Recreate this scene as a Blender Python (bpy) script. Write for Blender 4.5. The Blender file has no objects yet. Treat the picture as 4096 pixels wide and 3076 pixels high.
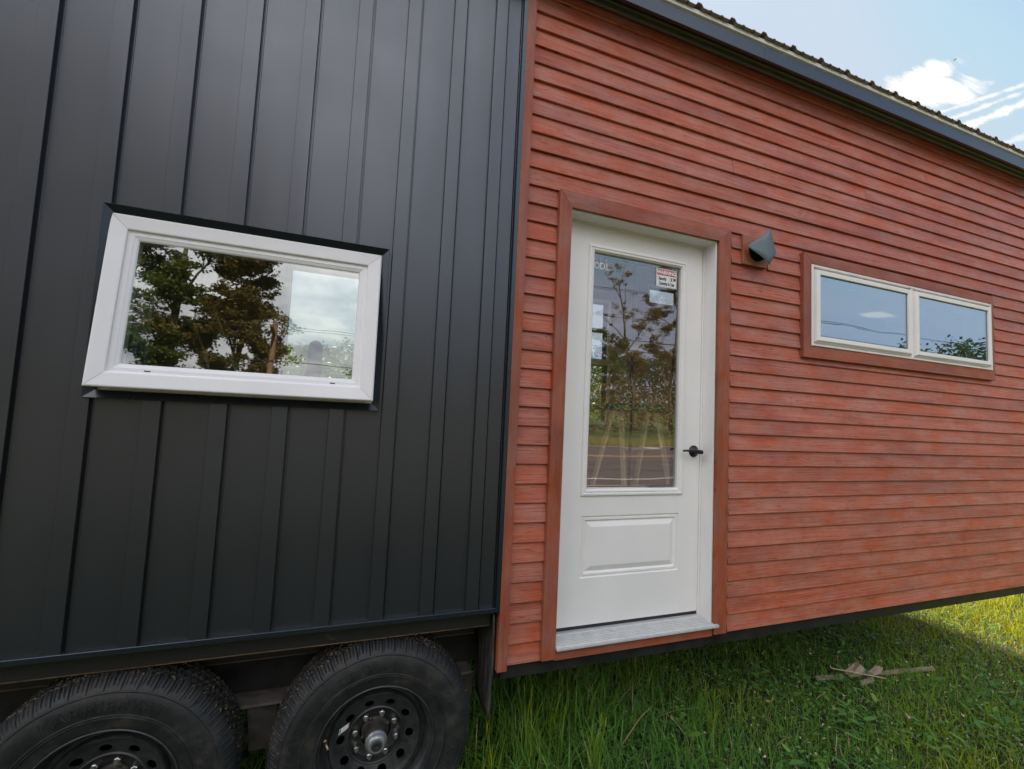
import bpy, math, random
import numpy as np
from mathutils import Vector, Matrix, noise as mnoise

PI = math.pi
rnd = random.Random(7)
scene = bpy.context.scene
col = scene.collection
GZ = -0.615                       # ground level (wall frame: door trim foot is z = 0)

# ------------------------------------------------------------------ camera
CAM = Vector((-0.8979, -1.9064, 1.0913))
Rr = Vector((0.9375, -0.3448, 0.0470)).normalized()
Rf = Vector((0.3412, 0.9373, 0.0705)).normalized()
Ru = Rr.cross(Rf).normalized()
Rr = Rf.cross(Ru).normalized()
cd = bpy.data.cameras.new("camera")
cam = bpy.data.objects.new("camera", cd)
col.objects.link(cam)
M = Matrix((Rr, Ru, -Rf)).transposed().to_4x4()
M.translation = CAM
cam.matrix_world = M
cd.sensor_width = 36.0
cd.lens = 36.0 * 1795.75 / 4096
cd.clip_start = 0.02
cd.clip_end = 2000
scene.camera = cam

# ------------------------------------------------------------------ light and sky
SUN_AZ = math.radians(5.5)         # from +Y towards +X
SUN_EL = math.radians(36)
w = bpy.data.worlds.new("World")
scene.world = w
w.use_nodes = True
nt = w.node_tree
nt.nodes.clear()


def N(tree, t, **kw):
    n = tree.nodes.new(t)
    for k, v in kw.items():
        if k == 'inp':
            for i, x in v.items():
                n.inputs[i].default_value = x
        else:
            setattr(n, k, v)
    return n


def math_node(t, op, a, b=None, c=None, clamp=False):
    n = N(t, 'ShaderNodeMath', operation=op, use_clamp=clamp)
    for i, x in enumerate((a, b, c)):
        if x is None:
            continue
        if isinstance(x, (int, float)):
            n.inputs[i].default_value = x
        else:
            t.links.new(x, n.inputs[i])
    return n.outputs[0]


def ramp(t, fac, stops, interp='LINEAR'):
    n = N(t, 'ShaderNodeValToRGB')
    n.color_ramp.interpolation = interp
    els = n.color_ramp.elements
    while len(els) > 1:
        els.remove(els[-1])
    els[0].position = stops[0][0]
    els[0].color = stops[0][1] if len(stops[0][1]) == 4 else (*stops[0][1], 1)
    for p, c in stops[1:]:
        e = els.new(p)
        e.color = c if len(c) == 4 else (*c, 1)
    t.links.new(fac, n.inputs[0])
    return n.outputs[0]


def mixc(t, fac, a, b, mode='MIX'):
    n = N(t, 'ShaderNodeMix', data_type='RGBA', blend_type=mode)
    for s, x in ((n.inputs[0], fac), (n.inputs[6], a), (n.inputs[7], b)):
        if isinstance(x, (int, float)):
            s.default_value = x
        elif isinstance(x, tuple):
            s.default_value = x if len(x) == 4 else (*x, 1)
        else:
            t.links.new(x, s)
    return n.outputs[2]


SKY_STR = 0.12
sky = N(nt, 'ShaderNodeTexSky', sky_type='NISHITA', sun_disc=False, sun_elevation=SUN_EL,
        sun_rotation=SUN_AZ, altitude=200, air_density=1.0, dust_density=1.6, ozone_density=1.0)
tc = N(nt, 'ShaderNodeTexCoord')
sp = N(nt, 'ShaderNodeSeparateXYZ')
nt.links.new(tc.outputs['Generated'], sp.inputs[0])
dz = math_node(nt, 'MAXIMUM', math_node(nt, 'ADD', sp.outputs[2], 0.10), 0.03)
U = math_node(nt, 'DIVIDE', sp.outputs[0], dz)
V = math_node(nt, 'DIVIDE', sp.outputs[1], dz)
cmb = N(nt, 'ShaderNodeCombineXYZ')
nt.links.new(U, cmb.inputs[0])
nt.links.new(V, cmb.inputs[1])
uv = cmb.outputs[0]


def wnoise(scale, detail, rough, loc=(0, 0, 0), rot=0, sc=(1, 1, 1), dist=0.0):
    mp = N(nt, 'ShaderNodeMapping', inp={1: loc, 2: (0, 0, rot), 3: sc})
    nt.links.new(uv, mp.inputs[0])
    nn = N(nt, 'ShaderNodeTexNoise', inp={'Scale': scale, 'Detail': detail, 'Roughness': rough, 'Distortion': dist})
    nt.links.new(mp.outputs[0], nn.inputs['Vector'])
    return nn.outputs['Fac']


def sstep(x, a, b):
    n = N(nt, 'ShaderNodeMapRange', interpolation_type='SMOOTHSTEP', inp={1: a, 2: b, 3: 0.0, 4: 1.0})
    nt.links.new(x, n.inputs[0])
    return n.outputs[0]


# broken cumulus spread over the whole sky, thinner in the part the eaves leave open
big = wnoise(0.55, 2, 0.5, loc=(3.1, 1.7, 0))
fine = wnoise(2.0, 10, 0.62, loc=(0.4, 5.2, 0), dist=0.25)
cum = math_node(nt, 'ADD', math_node(nt, 'MULTIPLY', big, 0.55), math_node(nt, 'MULTIPLY', fine, 0.55))
# clear blue patch around uv (1.25, .5)
du = math_node(nt, 'SUBTRACT', U, 1.35)
dv = math_node(nt, 'SUBTRACT', V, 0.50)
rr = math_node(nt, 'SQRT', math_node(nt, 'ADD', math_node(nt, 'MULTIPLY', du, du), math_node(nt, 'MULTIPLY', dv, dv)))
clear = sstep(rr, 0.6, 1.7)
# and another over the road to the right, mirrored by the small windows
du2 = math_node(nt, 'SUBTRACT', U, 2.8)
dv2 = math_node(nt, 'ADD', V, 1.3)
rr2 = math_node(nt, 'SQRT', math_node(nt, 'ADD', math_node(nt, 'MULTIPLY', du2, du2), math_node(nt, 'MULTIPLY', dv2, dv2)))
clear2 = sstep(rr2, 1.3, 3.2)
# more of it stands over the road side, lit full on by the low sun
vb = N(nt, 'ShaderNodeMapRange', inp={1: -2.0, 2: 1.0, 3: 0.075, 4: -0.01})
nt.links.new(V, vb.inputs[0])
cum = math_node(nt, 'ADD', cum, vb.outputs[0])
cmask = math_node(nt, 'MULTIPLY', sstep(cum, 0.53, 0.63), math_node(nt, 'MULTIPLY', clear, clear2))


def blob(u0, v0, ang, a, b, edge, warp=0.10, wsc=7.0, k=1.0):
    """soft wind-drawn cloud at (u0, v0): an ellipse a x b turned by ang, its rim torn by stretched noise"""
    mp = N(nt, 'ShaderNodeMapping', vector_type='TEXTURE', inp={1: (u0, v0, 0), 2: (0, 0, ang), 3: (a, b, 1)})
    nt.links.new(uv, mp.inputs[0])
    ln = N(nt, 'ShaderNodeVectorMath', operation='LENGTH')
    nt.links.new(mp.outputs[0], ln.inputs[0])
    nz = wnoise(wsc, 9, 0.65, rot=-ang, sc=(0.35, 1.6, 1), dist=0.4)
    d = math_node(nt, 'ADD', ln.outputs['Value'], math_node(nt, 'MULTIPLY', math_node(nt, 'SUBTRACT', nz, 0.5), warp))
    return math_node(nt, 'MULTIPLY', math_node(nt, 'SUBTRACT', 1.0, sstep(d, 1.0 - edge, 1.0 + edge)), k)


wis = blob(1.275, 0.640, math.radians(-22), 0.100, 0.042, 0.35, 2.6, 16)
wis2 = blob(1.215, 0.618, math.radians(-55), 0.055, 0.036, 0.40, 2.6, 20)
wis3 = blob(1.49, 0.604, math.radians(-82), 0.13, 0.015, 0.8, 4.5, 18)
wis4 = blob(1.40, 0.60, math.radians(-66), 0.12, 0.007, 0.9, 5.0, 20, 0.7)
wis5 = blob(1.64, 0.63, math.radians(-78), 0.10, 0.012, 0.9, 5.0, 20, 0.5)
wis6 = blob(1.435, 0.612, math.radians(-74), 0.10, 0.007, 0.9, 5.0, 22, 0.65)
puff_ = blob(2.79, -1.66, math.radians(16), 0.090, 0.045, 0.40, 1.5, 6, 1.0)
wm = math_node(nt, 'MAXIMUM', wis, puff_)
for x in (wis2, wis3, wis4, wis5, wis6):
    wm = math_node(nt, 'MAXIMUM', wm, x)
veil = math_node(nt, 'MULTIPLY', sstep(wnoise(1.1, 5, 0.6, loc=(7, 2, 0), rot=0.9, sc=(0.4, 1.5, 1)), 0.38, 0.72), 0.50)
above = sstep(sp.outputs[2], 0.0, 0.06)
soft = mixc(nt, 1.0, sky.outputs[0], (2.12, 2.50, 2.98), 'DARKEN')
skyc = mixc(nt, math_node(nt, 'MULTIPLY', veil, above), soft, (2.75, 2.88, 3.0))
shade = wnoise(3.0, 6, 0.6, loc=(2, 9, 1))
cc = ramp(nt, shade, [(0.32, (7.0, 7.2, 7.8)), (0.60, (14.0, 13.5, 13.0))])
elev = ramp(nt, sp.outputs[2], [(0.10, (0.42, 0.42, 0.44)), (0.34, (0.54, 0.54, 0.57)), (0.60, (1.26, 1.25, 1.26))])
cc = mixc(nt, 1.0, cc, elev, 'MULTIPLY')
backlit = sstep(V, -0.3, 0.5)
cc = mixc(nt, math_node(nt, 'MULTIPLY', backlit, 0.85), cc, mixc(nt, shade, (2.3, 2.65, 3.2), (4.4, 4.15, 3.6)))
skyc = mixc(nt, math_node(nt, 'MULTIPLY', cmask, above), skyc, cc)
skyc = mixc(nt, math_node(nt, 'MULTIPLY', wm, 0.92), skyc, (4.1, 3.95, 3.65))
bg = N(nt, 'ShaderNodeBackground')
bg.inputs[1].default_value = SKY_STR
nt.links.new(skyc, bg.inputs[0])
wo = N(nt, 'ShaderNodeOutputWorld')
nt.links.new(bg.outputs[0], wo.inputs[0])

sd = bpy.data.lights.new("sun", 'SUN')
sd.energy = 4.6
sd.angle = math.radians(0.53)
sd.color = (1.0, 0.90, 0.70)
sun = bpy.data.objects.new("sun", sd)
col.objects.link(sun)
sdir = Vector((math.sin(SUN_AZ) * math.cos(SUN_EL), math.cos(SUN_AZ) * math.cos(SUN_EL), math.sin(SUN_EL)))
sun.rotation_euler = sdir.to_track_quat('Z', 'Y').to_euler()
sun.location = (5, 12, 12)

vs = scene.view_settings
vs.view_transform = 'Standard'
vs.look = 'None'
vs.exposure = 1.28
vs.gamma = 1.0
cy = scene.cycles
cy.use_denoising = True
cy.max_bounces = 8
cy.transparent_max_bounces = 16
cy.sample_clamp_indirect = 6
cy.caustics_reflective = False
cy.caustics_refractive = False


# ------------------------------------------------------------------ materials
def mat(name, color=(0.5, 0.5, 0.5), rough=0.5, metal=0.0, spec=0.5):
    m = bpy.data.materials.new(name)
    m.use_nodes = True
    b = m.node_tree.nodes['Principled BSDF']
    b.inputs['Base Color'].default_value = (*color, 1)
    b.inputs['Roughness'].default_value = rough
    b.inputs['Metallic'].default_value = metal
    b.inputs['Specular IOR Level'].default_value = spec
    return m


def objco(t, sc=(1, 1, 1), loc=(0, 0, 0)):
    c = N(t, 'ShaderNodeTexCoord')
    mp = N(t, 'ShaderNodeMapping', inp={1: loc, 3: sc})
    t.links.new(c.outputs['Object'], mp.inputs[0])
    return mp.outputs[0]


def noise(t, vec, scale=5, detail=4, rough=0.5, dist=0.0, out='Fac'):
    n = N(t, 'ShaderNodeTexNoise', inp={'Scale': scale, 'Detail': detail, 'Roughness': rough, 'Distortion': dist})
    if vec is not None:
        t.links.new(vec, n.inputs['Vector'])
    return n.outputs[out]


def bump(t, b, h, strength=0.3, dist=0.01):
    n = N(t, 'ShaderNodeBump', inp={'Strength': strength, 'Distance': dist})
    t.links.new(h, n.inputs['Height'])
    t.links.new(n.outputs[0], b.inputs['Normal'])
    return n


def P(m):
    return m.node_tree, m.node_tree.nodes['Principled BSDF']


def speckled(name, c1, c2, scale=12, rough=(0.4, 0.6), metal=0.0, bstr=0.1, bscale=60, spec=0.5, detail=6):
    m = mat(name, c1, rough[0], metal, spec)
    t, b = P(m)
    v = objco(t)
    f = noise(t, v, scale, detail, 0.6)
    t.links.new(ramp(t, f, [(0.35, c1), (0.68, c2)]), b.inputs['Base Color'])
    r = N(t, 'ShaderNodeMapRange', inp={1: 0.3, 2: 0.7, 3: rough[0], 4: rough[1]})
    t.links.new(f, r.inputs[0])
    t.links.new(r.outputs[0], b.inputs['Roughness'])
    if bstr:
        bump(t, b, noise(t, v, bscale, 4, 0.6), bstr, 0.002)
    return m


def wood_stain(name, horizontal=True, grain=1.0, c_hi=(0.47, 0.118, 0.062), c_lo=(0.37, 0.094, 0.057),
               c_gray=(0.43, 0.140, 0.094), knots=True):
    m = mat(name, c_hi, 0.5)
    t, b = P(m)
    c = N(t, 'ShaderNodeTexCoord')
    at = N(t, 'ShaderNodeAttribute', attribute_name='bid')
    s = N(t, 'ShaderNodeSeparateXYZ')
    t.links.new(c.outputs['Object'], s.inputs[0])
    along, across = (s.outputs[0], s.outputs[2]) if horizontal else (s.outputs[2], s.outputs[0])
    bid = at.outputs['Fac']
    off = math_node(t, 'MULTIPLY', bid, 53.7)
    cb = N(t, 'ShaderNodeCombineXYZ')
    t.links.new(math_node(t, 'ADD', along, off), cb.inputs[0])
    t.links.new(across, cb.inputs[1])
    t.links.new(math_node(t, 'MULTIPLY', bid, 17.3), cb.inputs[2])
    vec = cb.outputs[0]

    def mp(v, sc):
        n = N(t, 'ShaderNodeMapping', inp={3: sc})
        t.links.new(v, n.inputs[0])
        return n.outputs[0]
    # knots: a few per board, the grain bends round them
    vo = N(t, 'ShaderNodeTexVoronoi', voronoi_dimensions='3D', inp={'Scale': 3.1, 'Randomness': 1.0})
    t.links.new(mp(vec, (1, 1.25, 1)), vo.inputs['Vector'])
    kd = vo.outputs['Distance']
    cell = N(t, 'ShaderNodeSeparateColor')
    t.links.new(vo.outputs['Color'], cell.inputs[0])
    kon = math_node(t, 'GREATER_THAN', cell.outputs[0], 0.25)
    kin = N(t, 'ShaderNodeMapRange', interpolation_type='SMOOTHSTEP', inp={1: 0.02, 2: 0.20, 3: 1.0, 4: 0.0})
    t.links.new(kd, kin.inputs[0])
    kf = math_node(t, 'MULTIPLY', kin.outputs[0], kon)
    warp = noise(t, mp(vec, (1.3, 6, 1)), 1.0, 3, 0.5)
    cb2 = N(t, 'ShaderNodeCombineXYZ')
    s2 = N(t, 'ShaderNodeSeparateXYZ')
    t.links.new(vec, s2.inputs[0])
    t.links.new(s2.outputs[0], cb2.inputs[0])
    bend = math_node(t, 'ADD', math_node(t, 'MULTIPLY', warp, 0.018), math_node(t, 'MULTIPLY', kf, 0.03))
    t.links.new(math_node(t, 'ADD', s2.outputs[1], bend), cb2.inputs[1])
    t.links.new(s2.outputs[2], cb2.inputs[2])
    gv = cb2.outputs[0]
    g1 = noise(t, mp(gv, (2.2, 150, 1)), 1.0, 3, 0.6)
    g2 = noise(t, mp(gv, (7.0, 420, 1)), 1.0, 2, 0.6)
    dash = noise(t, mp(gv, (14.0, 260, 1)), 1.0, 2, 0.5)
    patch = noise(t, mp(vec, (1.6, 7, 1)), 1.0, 4, 0.55)
    patch2 = noise(t, mp(vec, (5, 9, 1)), 1.0, 5, 0.6)
    ca = ramp(t, patch, [(0.36, c_lo), (0.52, c_hi), (0.68, c_gray)])
    # board-to-board difference of the stain
    bb = N(t, 'ShaderNodeMapRange', inp={1: 0.0, 2: 1.0, 3: 0.90, 4: 1.10})
    t.links.new(bid, bb.inputs[0])
    hv = N(t, 'ShaderNodeHueSaturation')
    t.links.new(ca, hv.inputs['Color'])
    t.links.new(bb.outputs[0], hv.inputs['Value'])
    hs = N(t, 'ShaderNodeMapRange', inp={1: 0.3, 2: 0.7, 3: 0.80, 4: 1.08})
    t.links.new(patch2, hs.inputs[0])
    t.links.new(hs.outputs[0], hv.inputs['Saturation'])
    ca = hv.outputs[0]
    gg = math_node(t, 'ADD', math_node(t, 'MULTIPLY', g1, 0.6), math_node(t, 'MULTIPLY', g2, 0.4))
    gcol = ramp(t, gg, [(0.36, (0.62, 0.55, 0.55)), (0.5, (1.0, 0.98, 0.98)), (0.62, (1.16, 1.16, 1.18))])
    ca = mixc(t, 0.85 * grain, ca, gcol, 'MULTIPLY')
    dk = ramp(t, dash, [(0.29, (0.22, 0.17, 0.17)), (0.37, (1, 1, 1))])
    ca = mixc(t, 0.8 * grain, ca, dk, 'MULTIPLY')
    if knots:
        ring = math_node(t, 'SINE', math_node(t, 'MULTIPLY', kd, 190))
        kc = ramp(t, math_node(t, 'ADD', math_node(t, 'MULTIPLY', ring, 0.25), 0.5), [(0.2, (0.36, 0.28, 0.28)), (0.8, (1.18, 1.15, 1.15))])
        core = N(t, 'ShaderNodeMapRange', interpolation_type='SMOOTHSTEP', inp={1: 0.035, 2: 0.085, 3: 1.0, 4: 0.0})
        t.links.new(kd, core.inputs[0])
        ca = mixc(t, math_node(t, 'MULTIPLY', math_node(t, 'MULTIPLY', core.outputs[0], kon), 0.75), ca, kc, 'MULTIPLY')
    t.links.new(ca, b.inputs['Base Color'])
    rg = N(t, 'ShaderNodeMapRange', inp={1: 0.3, 2: 0.7, 3: 0.40, 4: 0.62})
    t.links.new(patch, rg.inputs[0])
    t.links.new(rg.outputs[0], b.inputs['Roughness'])
    b.inputs['Specular IOR Level'].default_value = 0.36
    hh = math_node(t, 'ADD', math_node(t, 'MULTIPLY', gg, 1.0), math_node(t, 'MULTIPLY', kf, 0.35))
    bump(t, b, hh, 0.55 * grain, 0.004)
    return m


m_siding = wood_stain('red_stained_siding')
m_trim_v = wood_stain('red_stained_trim_upright', False, 0.55, (0.35, 0.082, 0.036), (0.25, 0.060, 0.032), (0.26, 0.082, 0.050))
m_trim_h = wood_stain('red_stained_trim_level', True, 0.55, (0.35, 0.082, 0.036), (0.25, 0.060, 0.032), (0.26, 0.082, 0.050))
m_block = wood_stain('brown_mounting_block', True, 0.6, (0.36, 0.12, 0.05), (0.26, 0.08, 0.04), (0.30, 0.12, 0.07))


def metal_paint(name, c=(0.022, 0.023, 0.026), rough=0.40, spec=0.5, wob=0.0):
    m = mat(name, c, rough, 0.0, 0.5)
    t, b = P(m)
    b.inputs['IOR'].default_value = 1.5 + 0.32 * spec
    b.inputs['Specular Tint'].default_value = (0.84, 0.90, 1.0, 1)
    v = objco(t)
    f = noise(t, v, 3.0, 5, 0.6)
    r = N(t, 'ShaderNodeMapRange', inp={1: 0.3, 2: 0.7, 3: rough - 0.03, 4: rough + 0.04})
    t.links.new(f, r.inputs[0])
    t.links.new(r.outputs[0], b.inputs['Roughness'])
    sc = noise(t, objco(t, (30, 30, 8)), 4.0, 6, 0.7)
    t.links.new(mixc(t, ramp(t, sc, [(0.66, (0, 0, 0)), (0.80, (0.35, 0.35, 0.35))]), (*c, 1),
                     (c[0] * 3.2, c[1] * 3.2, c[2] * 3.2, 1)), b.inputs['Base Color'])
    h1 = noise(t, objco(t, (5.0, 5.0, 0.9)), 1.0, 1, 0.4)
    h2 = noise(t, v, 900, 1, 0.5)
    bm1 = N(t, 'ShaderNodeBump', inp={'Strength': 0.35, 'Distance': wob})
    t.links.new(h1, bm1.inputs['Height'])
    bm2 = N(t, 'ShaderNodeBump', inp={'Strength': 0.10, 'Distance': 0.0006})
    t.links.new(h2, bm2.inputs['Height'])
    t.links.new(bm1.outputs[0], bm2.inputs['Normal'])
    t.links.new(bm2.outputs[0], b.inputs['Normal'])
    return m


m_steel = metal_paint('black_painted_steel_siding', (0.017, 0.0175, 0.022), 0.33, 0.95, 0.02)
m_steel2 = metal_paint('black_painted_steel_trim', (0.011, 0.014, 0.019), 0.28, 0.6, 0.004)
m_frame = speckled('black_trailer_frame', (0.009, 0.009, 0.010), (0.022, 0.021, 0.019), 9, (0.4, 0.7), 0.0, 0.3, 120, 0.35)


def rusty(name, lo=0.50, hi=0.62, c=(0.011, 0.011, 0.010)):
    m = mat(name, c, 0.6)
    t, b = P(m)
    v = objco(t)
    f = noise(t, v, 14, 8, 0.7)
    g = noise(t, v, 3, 3, 0.5)
    s = math_node(t, 'ADD', math_node(t, 'MULTIPLY', f, 0.6), math_node(t, 'MULTIPLY', g, 0.4))
    t.links.new(ramp(t, s, [(lo, (*c, 1)), (hi, (0.16, 0.085, 0.045, 1)), (hi + 0.12, (0.22, 0.15, 0.09, 1))]), b.inputs['Base Color'])
    bump(t, b, f, 0.4, 0.004)
    return m


m_rust = rusty('dusty_rusty_frame', 0.62, 0.74)
m_rustedge = rusty('rusty_frame_edge', 0.40, 0.56, (0.04, 0.030, 0.022))
m_beamflange = speckled('dusty_beam_flange', (0.06, 0.052, 0.047), (0.14, 0.12, 0.105), 16, (0.5, 0.8), 0, 0.3, 150)
m_white = speckled('white_vinyl', (0.82, 0.80, 0.82), (0.77, 0.755, 0.775), 5, (0.28, 0.42), 0, 0.04, 300)
m_cream = speckled('off_white_vinyl', (0.87, 0.85, 0.82), (0.82, 0.80, 0.77), 5, (0.3, 0.45), 0, 0.04, 300)
m_door = speckled('painted_door_white', (0.84, 0.82, 0.81), (0.79, 0.775, 0.765), 3.5, (0.38, 0.5), 0, 0.06, 500)
m_gasket = mat('dark_rubber_gasket', (0.02, 0.018, 0.02), 0.6)
m_alu = speckled('brushed_aluminium', (0.66, 0.66, 0.65), (0.56, 0.57, 0.56), 20, (0.35, 0.5), 0.30, 0, 200)
m_handle = speckled('dark_bronze', (0.018, 0.018, 0.022), (0.03, 0.03, 0.035), 30, (0.28, 0.42), 0.5, 0.05, 200)
m_hood = speckled('slate_blue_steel_hood', (0.095, 0.135, 0.160), (0.12, 0.16, 0.185), 14, (0.36, 0.5), 0.0, 0.15, 220)
m_black = mat('matt_black', (0.006, 0.006, 0.006), 0.9, 0, 0.1)
m_roofpan = speckled('taupe_roof_underside', (0.30, 0.235, 0.20), (0.22, 0.17, 0.15), 9, (0.45, 0.6), 0, 0.2, 60)
m_drip = speckled('pale_drip_edge', (0.80, 0.80, 0.77), (0.70, 0.71, 0.69), 9, (0.35, 0.5), 0, 0.05, 60)
m_paper = mat('white_sticker_paper', (0.80, 0.81, 0.79), 0.45)
m_red = mat('sticker_red', (0.48, 0.02, 0.04), 0.45)
m_ink = mat('sticker_ink', (0.02, 0.025, 0.07), 0.5)
m_inkw = mat('sticker_white_letters', (0.85, 0.85, 0.85), 0.45)
m_etch = mat('etched_glass_mark', (0.75, 0.78, 0.80), 0.5)
m_pink = mat('sticker_pink', (0.45, 0.12, 0.30), 0.45)
m_chrome = speckled('zinc_plated_steel', (0.60, 0.60, 0.58), (0.38, 0.37, 0.34), 60, (0.22, 0.45), 0.9, 0.1, 200)
m_brass = speckled('dull_brass', (0.45, 0.34, 0.22), (0.25, 0.2, 0.14), 60, (0.3, 0.5), 0.8, 0.1, 200)
m_rim = speckled('black_wheel_paint', (0.018, 0.020, 0.023), (0.040, 0.040, 0.040), 26, (0.28, 0.5), 0.0, 0.25, 180)
m_capgrey = speckled('grey_hub_cap', (0.32, 0.33, 0.34), (0.22, 0.22, 0.22), 50, (0.3, 0.45), 0.5, 0.1, 200)
m_hubc = speckled('cast_hub', (0.035, 0.033, 0.03), (0.07, 0.06, 0.05), 40, (0.45, 0.65), 0.2, 0.3, 150)
m_wallin = speckled('pale_interior_panel', (0.46, 0.42, 0.38), (0.40, 0.37, 0.33), 2, (0.6, 0.8), 0, 0)
m_floorin = speckled('brown_plank_floor', (0.42, 0.28, 0.19), (0.34, 0.22, 0.15), 6, (0.5, 0.6), 0, 0)
m_teal = speckled('teal_plastic', (0.02, 0.17, 0.26), (0.03, 0.21, 0.29), 20, (0.4, 0.5), 0, 0)
m_ladder = speckled('ladder_rail', (0.85, 0.76, 0.60), (0.75, 0.68, 0.55), 20, (0.4, 0.5), 0.0, 0)
m_cloth = speckled('pale_curtain_cloth', (0.42, 0.47, 0.43), (0.33, 0.38, 0.34), 8, (0.8, 0.9), 0, 0.2, 300)
m_cove = speckled('grey_soffit_trim', (0.24, 0.24, 0.27), (0.19, 0.19, 0.22), 6, (0.4, 0.5), 0, 0, 60, 0.5)
m_soffit = speckled('grey_soffit_metal', (0.045, 0.050, 0.058), (0.035, 0.04, 0.046), 6, (0.45, 0.55), 0, 0, 60, 0.35)
m_hanger = speckled('dusty_grey_hanger', (0.025, 0.023, 0.021), (0.065, 0.056, 0.050), 18, (0.5, 0.8), 0, 0.3, 150)
m_rod = mat('white_rod', (0.85, 0.84, 0.70), 0.4)
m_seat = mat('slate_upholstery', (0.018, 0.021, 0.028), 0.8, 0, 0.2)


def glass(name, r0=0.16, tint=(0.80, 0.86, 0.83), wave=0.0, coat=(1, 1, 1)):
    m = bpy.data.materials.new(name)
    m.use_nodes = True
    t = m.node_tree
    t.nodes.clear()
    geo = N(t, 'ShaderNodeNewGeometry')
    dp = N(t, 'ShaderNodeVectorMath', operation='DOT_PRODUCT')
    t.links.new(geo.outputs['Incoming'], dp.inputs[0])
    t.links.new(geo.outputs['Normal'], dp.inputs[1])
    cth = math_node(t, 'ABSOLUTE', dp.outputs['Value'])
    f5 = math_node(t, 'POWER', math_node(t, 'SUBTRACT', 1.0, cth, clamp=True), 4.0)
    fr = math_node(t, 'ADD', r0, math_node(t, 'MULTIPLY', f5, 1.0 - r0), clamp=True)
    gl = N(t, 'ShaderNodeBsdfGlossy', inp={'Roughness': 0.0, 'Color': (*coat, 1)})
    tr = N(t, 'ShaderNodeBsdfTransparent', inp={'Color': (*tint, 1)})
    if wave:
        h = noise(t, objco(t, (1.5, 1, 4.0)), 2.2, 1, 0.4)
        bm = N(t, 'ShaderNodeBump', inp={'Strength': 0.5, 'Distance': wave})
        t.links.new(h, bm.inputs['Height'])
        t.links.new(bm.outputs[0], gl.inputs['Normal'])
    mx = N(t, 'ShaderNodeMixShader')
    t.links.new(fr, mx.inputs[0])
    t.links.new(tr.outputs[0], mx.inputs[1])
    t.links.new(gl.outputs[0], mx.inputs[2])
    o = N(t, 'ShaderNodeOutputMaterial')
    t.links.new(mx.outputs[0], o.inputs[0])
    return m


m_glass = glass('window_glass', 0.14, (0.68, 0.74, 0.72), 0.0005)
m_glassd = glass('door_glass', 0.155, (0.88, 0.87, 0.89), 0.0006, (0.95, 0.93, 1.0))
m_glasss = glass('small_window_glass', 0.42, (0.6, 0.66, 0.68), 0.0008, (0.72, 0.86, 1.0))


def tyre_material():
    m = mat('dirty_tyre_rubber', (0.022, 0.022, 0.024), 0.6, 0, 0.5)
    t, b = P(m)
    c = N(t, 'ShaderNodeTexCoord')
    s = N(t, 'ShaderNodeSeparateXYZ')
    t.links.new(c.outputs['Object'], s.inputs[0])
    r = math_node(t, 'SQRT', math_node(t, 'ADD', math_node(t, 'MULTIPLY', s.outputs[0], s.outputs[0]),
                                       math_node(t, 'MULTIPLY', s.outputs[2], s.outputs[2])))
    v = objco(t)
    n1 = noise(t, v, 11, 8, 0.7)
    n2 = noise(t, v, 70, 5, 0.65)
    n3 = noise(t, v, 4, 3, 0.5)
    base = ramp(t, n1, [(0.35, (0.008, 0.0095, 0.012)), (0.7, (0.024, 0.0235, 0.023))])
    tread = N(t, 'ShaderNodeMapRange', inp={1: 0.360, 2: 0.388, 3: 0.0, 4: 1.0})
    t.links.new(r, tread.inputs[0])
    mud = math_node(t, 'MULTIPLY', tread.outputs[0], math_node(t, 'ADD', math_node(t, 'MULTIPLY', n2, 0.75), math_node(t, 'MULTIPLY', n3, 0.35)))
    mudf = ramp(t, mud, [(0.52, (0, 0, 0)), (0.60, (1, 1, 1))])
    soil = ramp(t, noise(t, v, 75, 5, 0.7), [(0.42, (0.020, 0.017, 0.014)), (0.54, (0.045, 0.034, 0.024)), (0.585, (0.26, 0.18, 0.09)), (0.68, (0.50, 0.38, 0.20))])
    base = mixc(t, mudf, base, soil)
    # brown dust in a loose band at the bead
    dust = math_node(t, 'MULTIPLY', ramp(t, n1, [(0.52, (0, 0, 0)), (0.72, (1, 1, 1))]), 0.35)
    base = mixc(t, dust, base, (0.10, 0.07, 0.045))
    t.links.new(base, b.inputs['Base Color'])
    rr_ = N(t, 'ShaderNodeMapRange', inp={1: 0.3, 2: 0.7, 3: 0.48, 4: 0.72})
    t.links.new(n1, rr_.inputs[0])
    t.links.new(rr_.outputs[0], b.inputs['Roughness'])
    bump(t, b, n2, 0.35, 0.004)
    return m


m_tyre = tyre_material()


def leafy(name, stops, trans=0.35, rough=0.5):
    m = bpy.data.materials.new(name)
    m.use_nodes = True
    t = m.node_tree
    b = t.nodes['Principled BSDF']
    at = N(t, 'ShaderNodeAttribute', attribute_name='tint')
    cc_ = ramp(t, at.outputs['Fac'], stops)
    t.links.new(cc_, b.inputs['Base Color'])
    b.inputs['Roughness'].default_value = rough
    b.inputs['Specular IOR Level'].default_value = 0.18
    tl = N(t, 'ShaderNodeBsdfTranslucent')
    g = mixc(t, 0.35, cc_, (0.40, 0.45, 0.02), 'MIX')
    t.links.new(g, tl.inputs[0])
    mx = N(t, 'ShaderNodeMixShader')
    mx.inputs[0].default_value = trans
    t.links.new(b.outputs[0], mx.inputs[1])
    t.links.new(tl.outputs[0], mx.inputs[2])
    t.links.new(mx.outputs[0], t.nodes['Material Output'].inputs[0])
    return m


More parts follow.
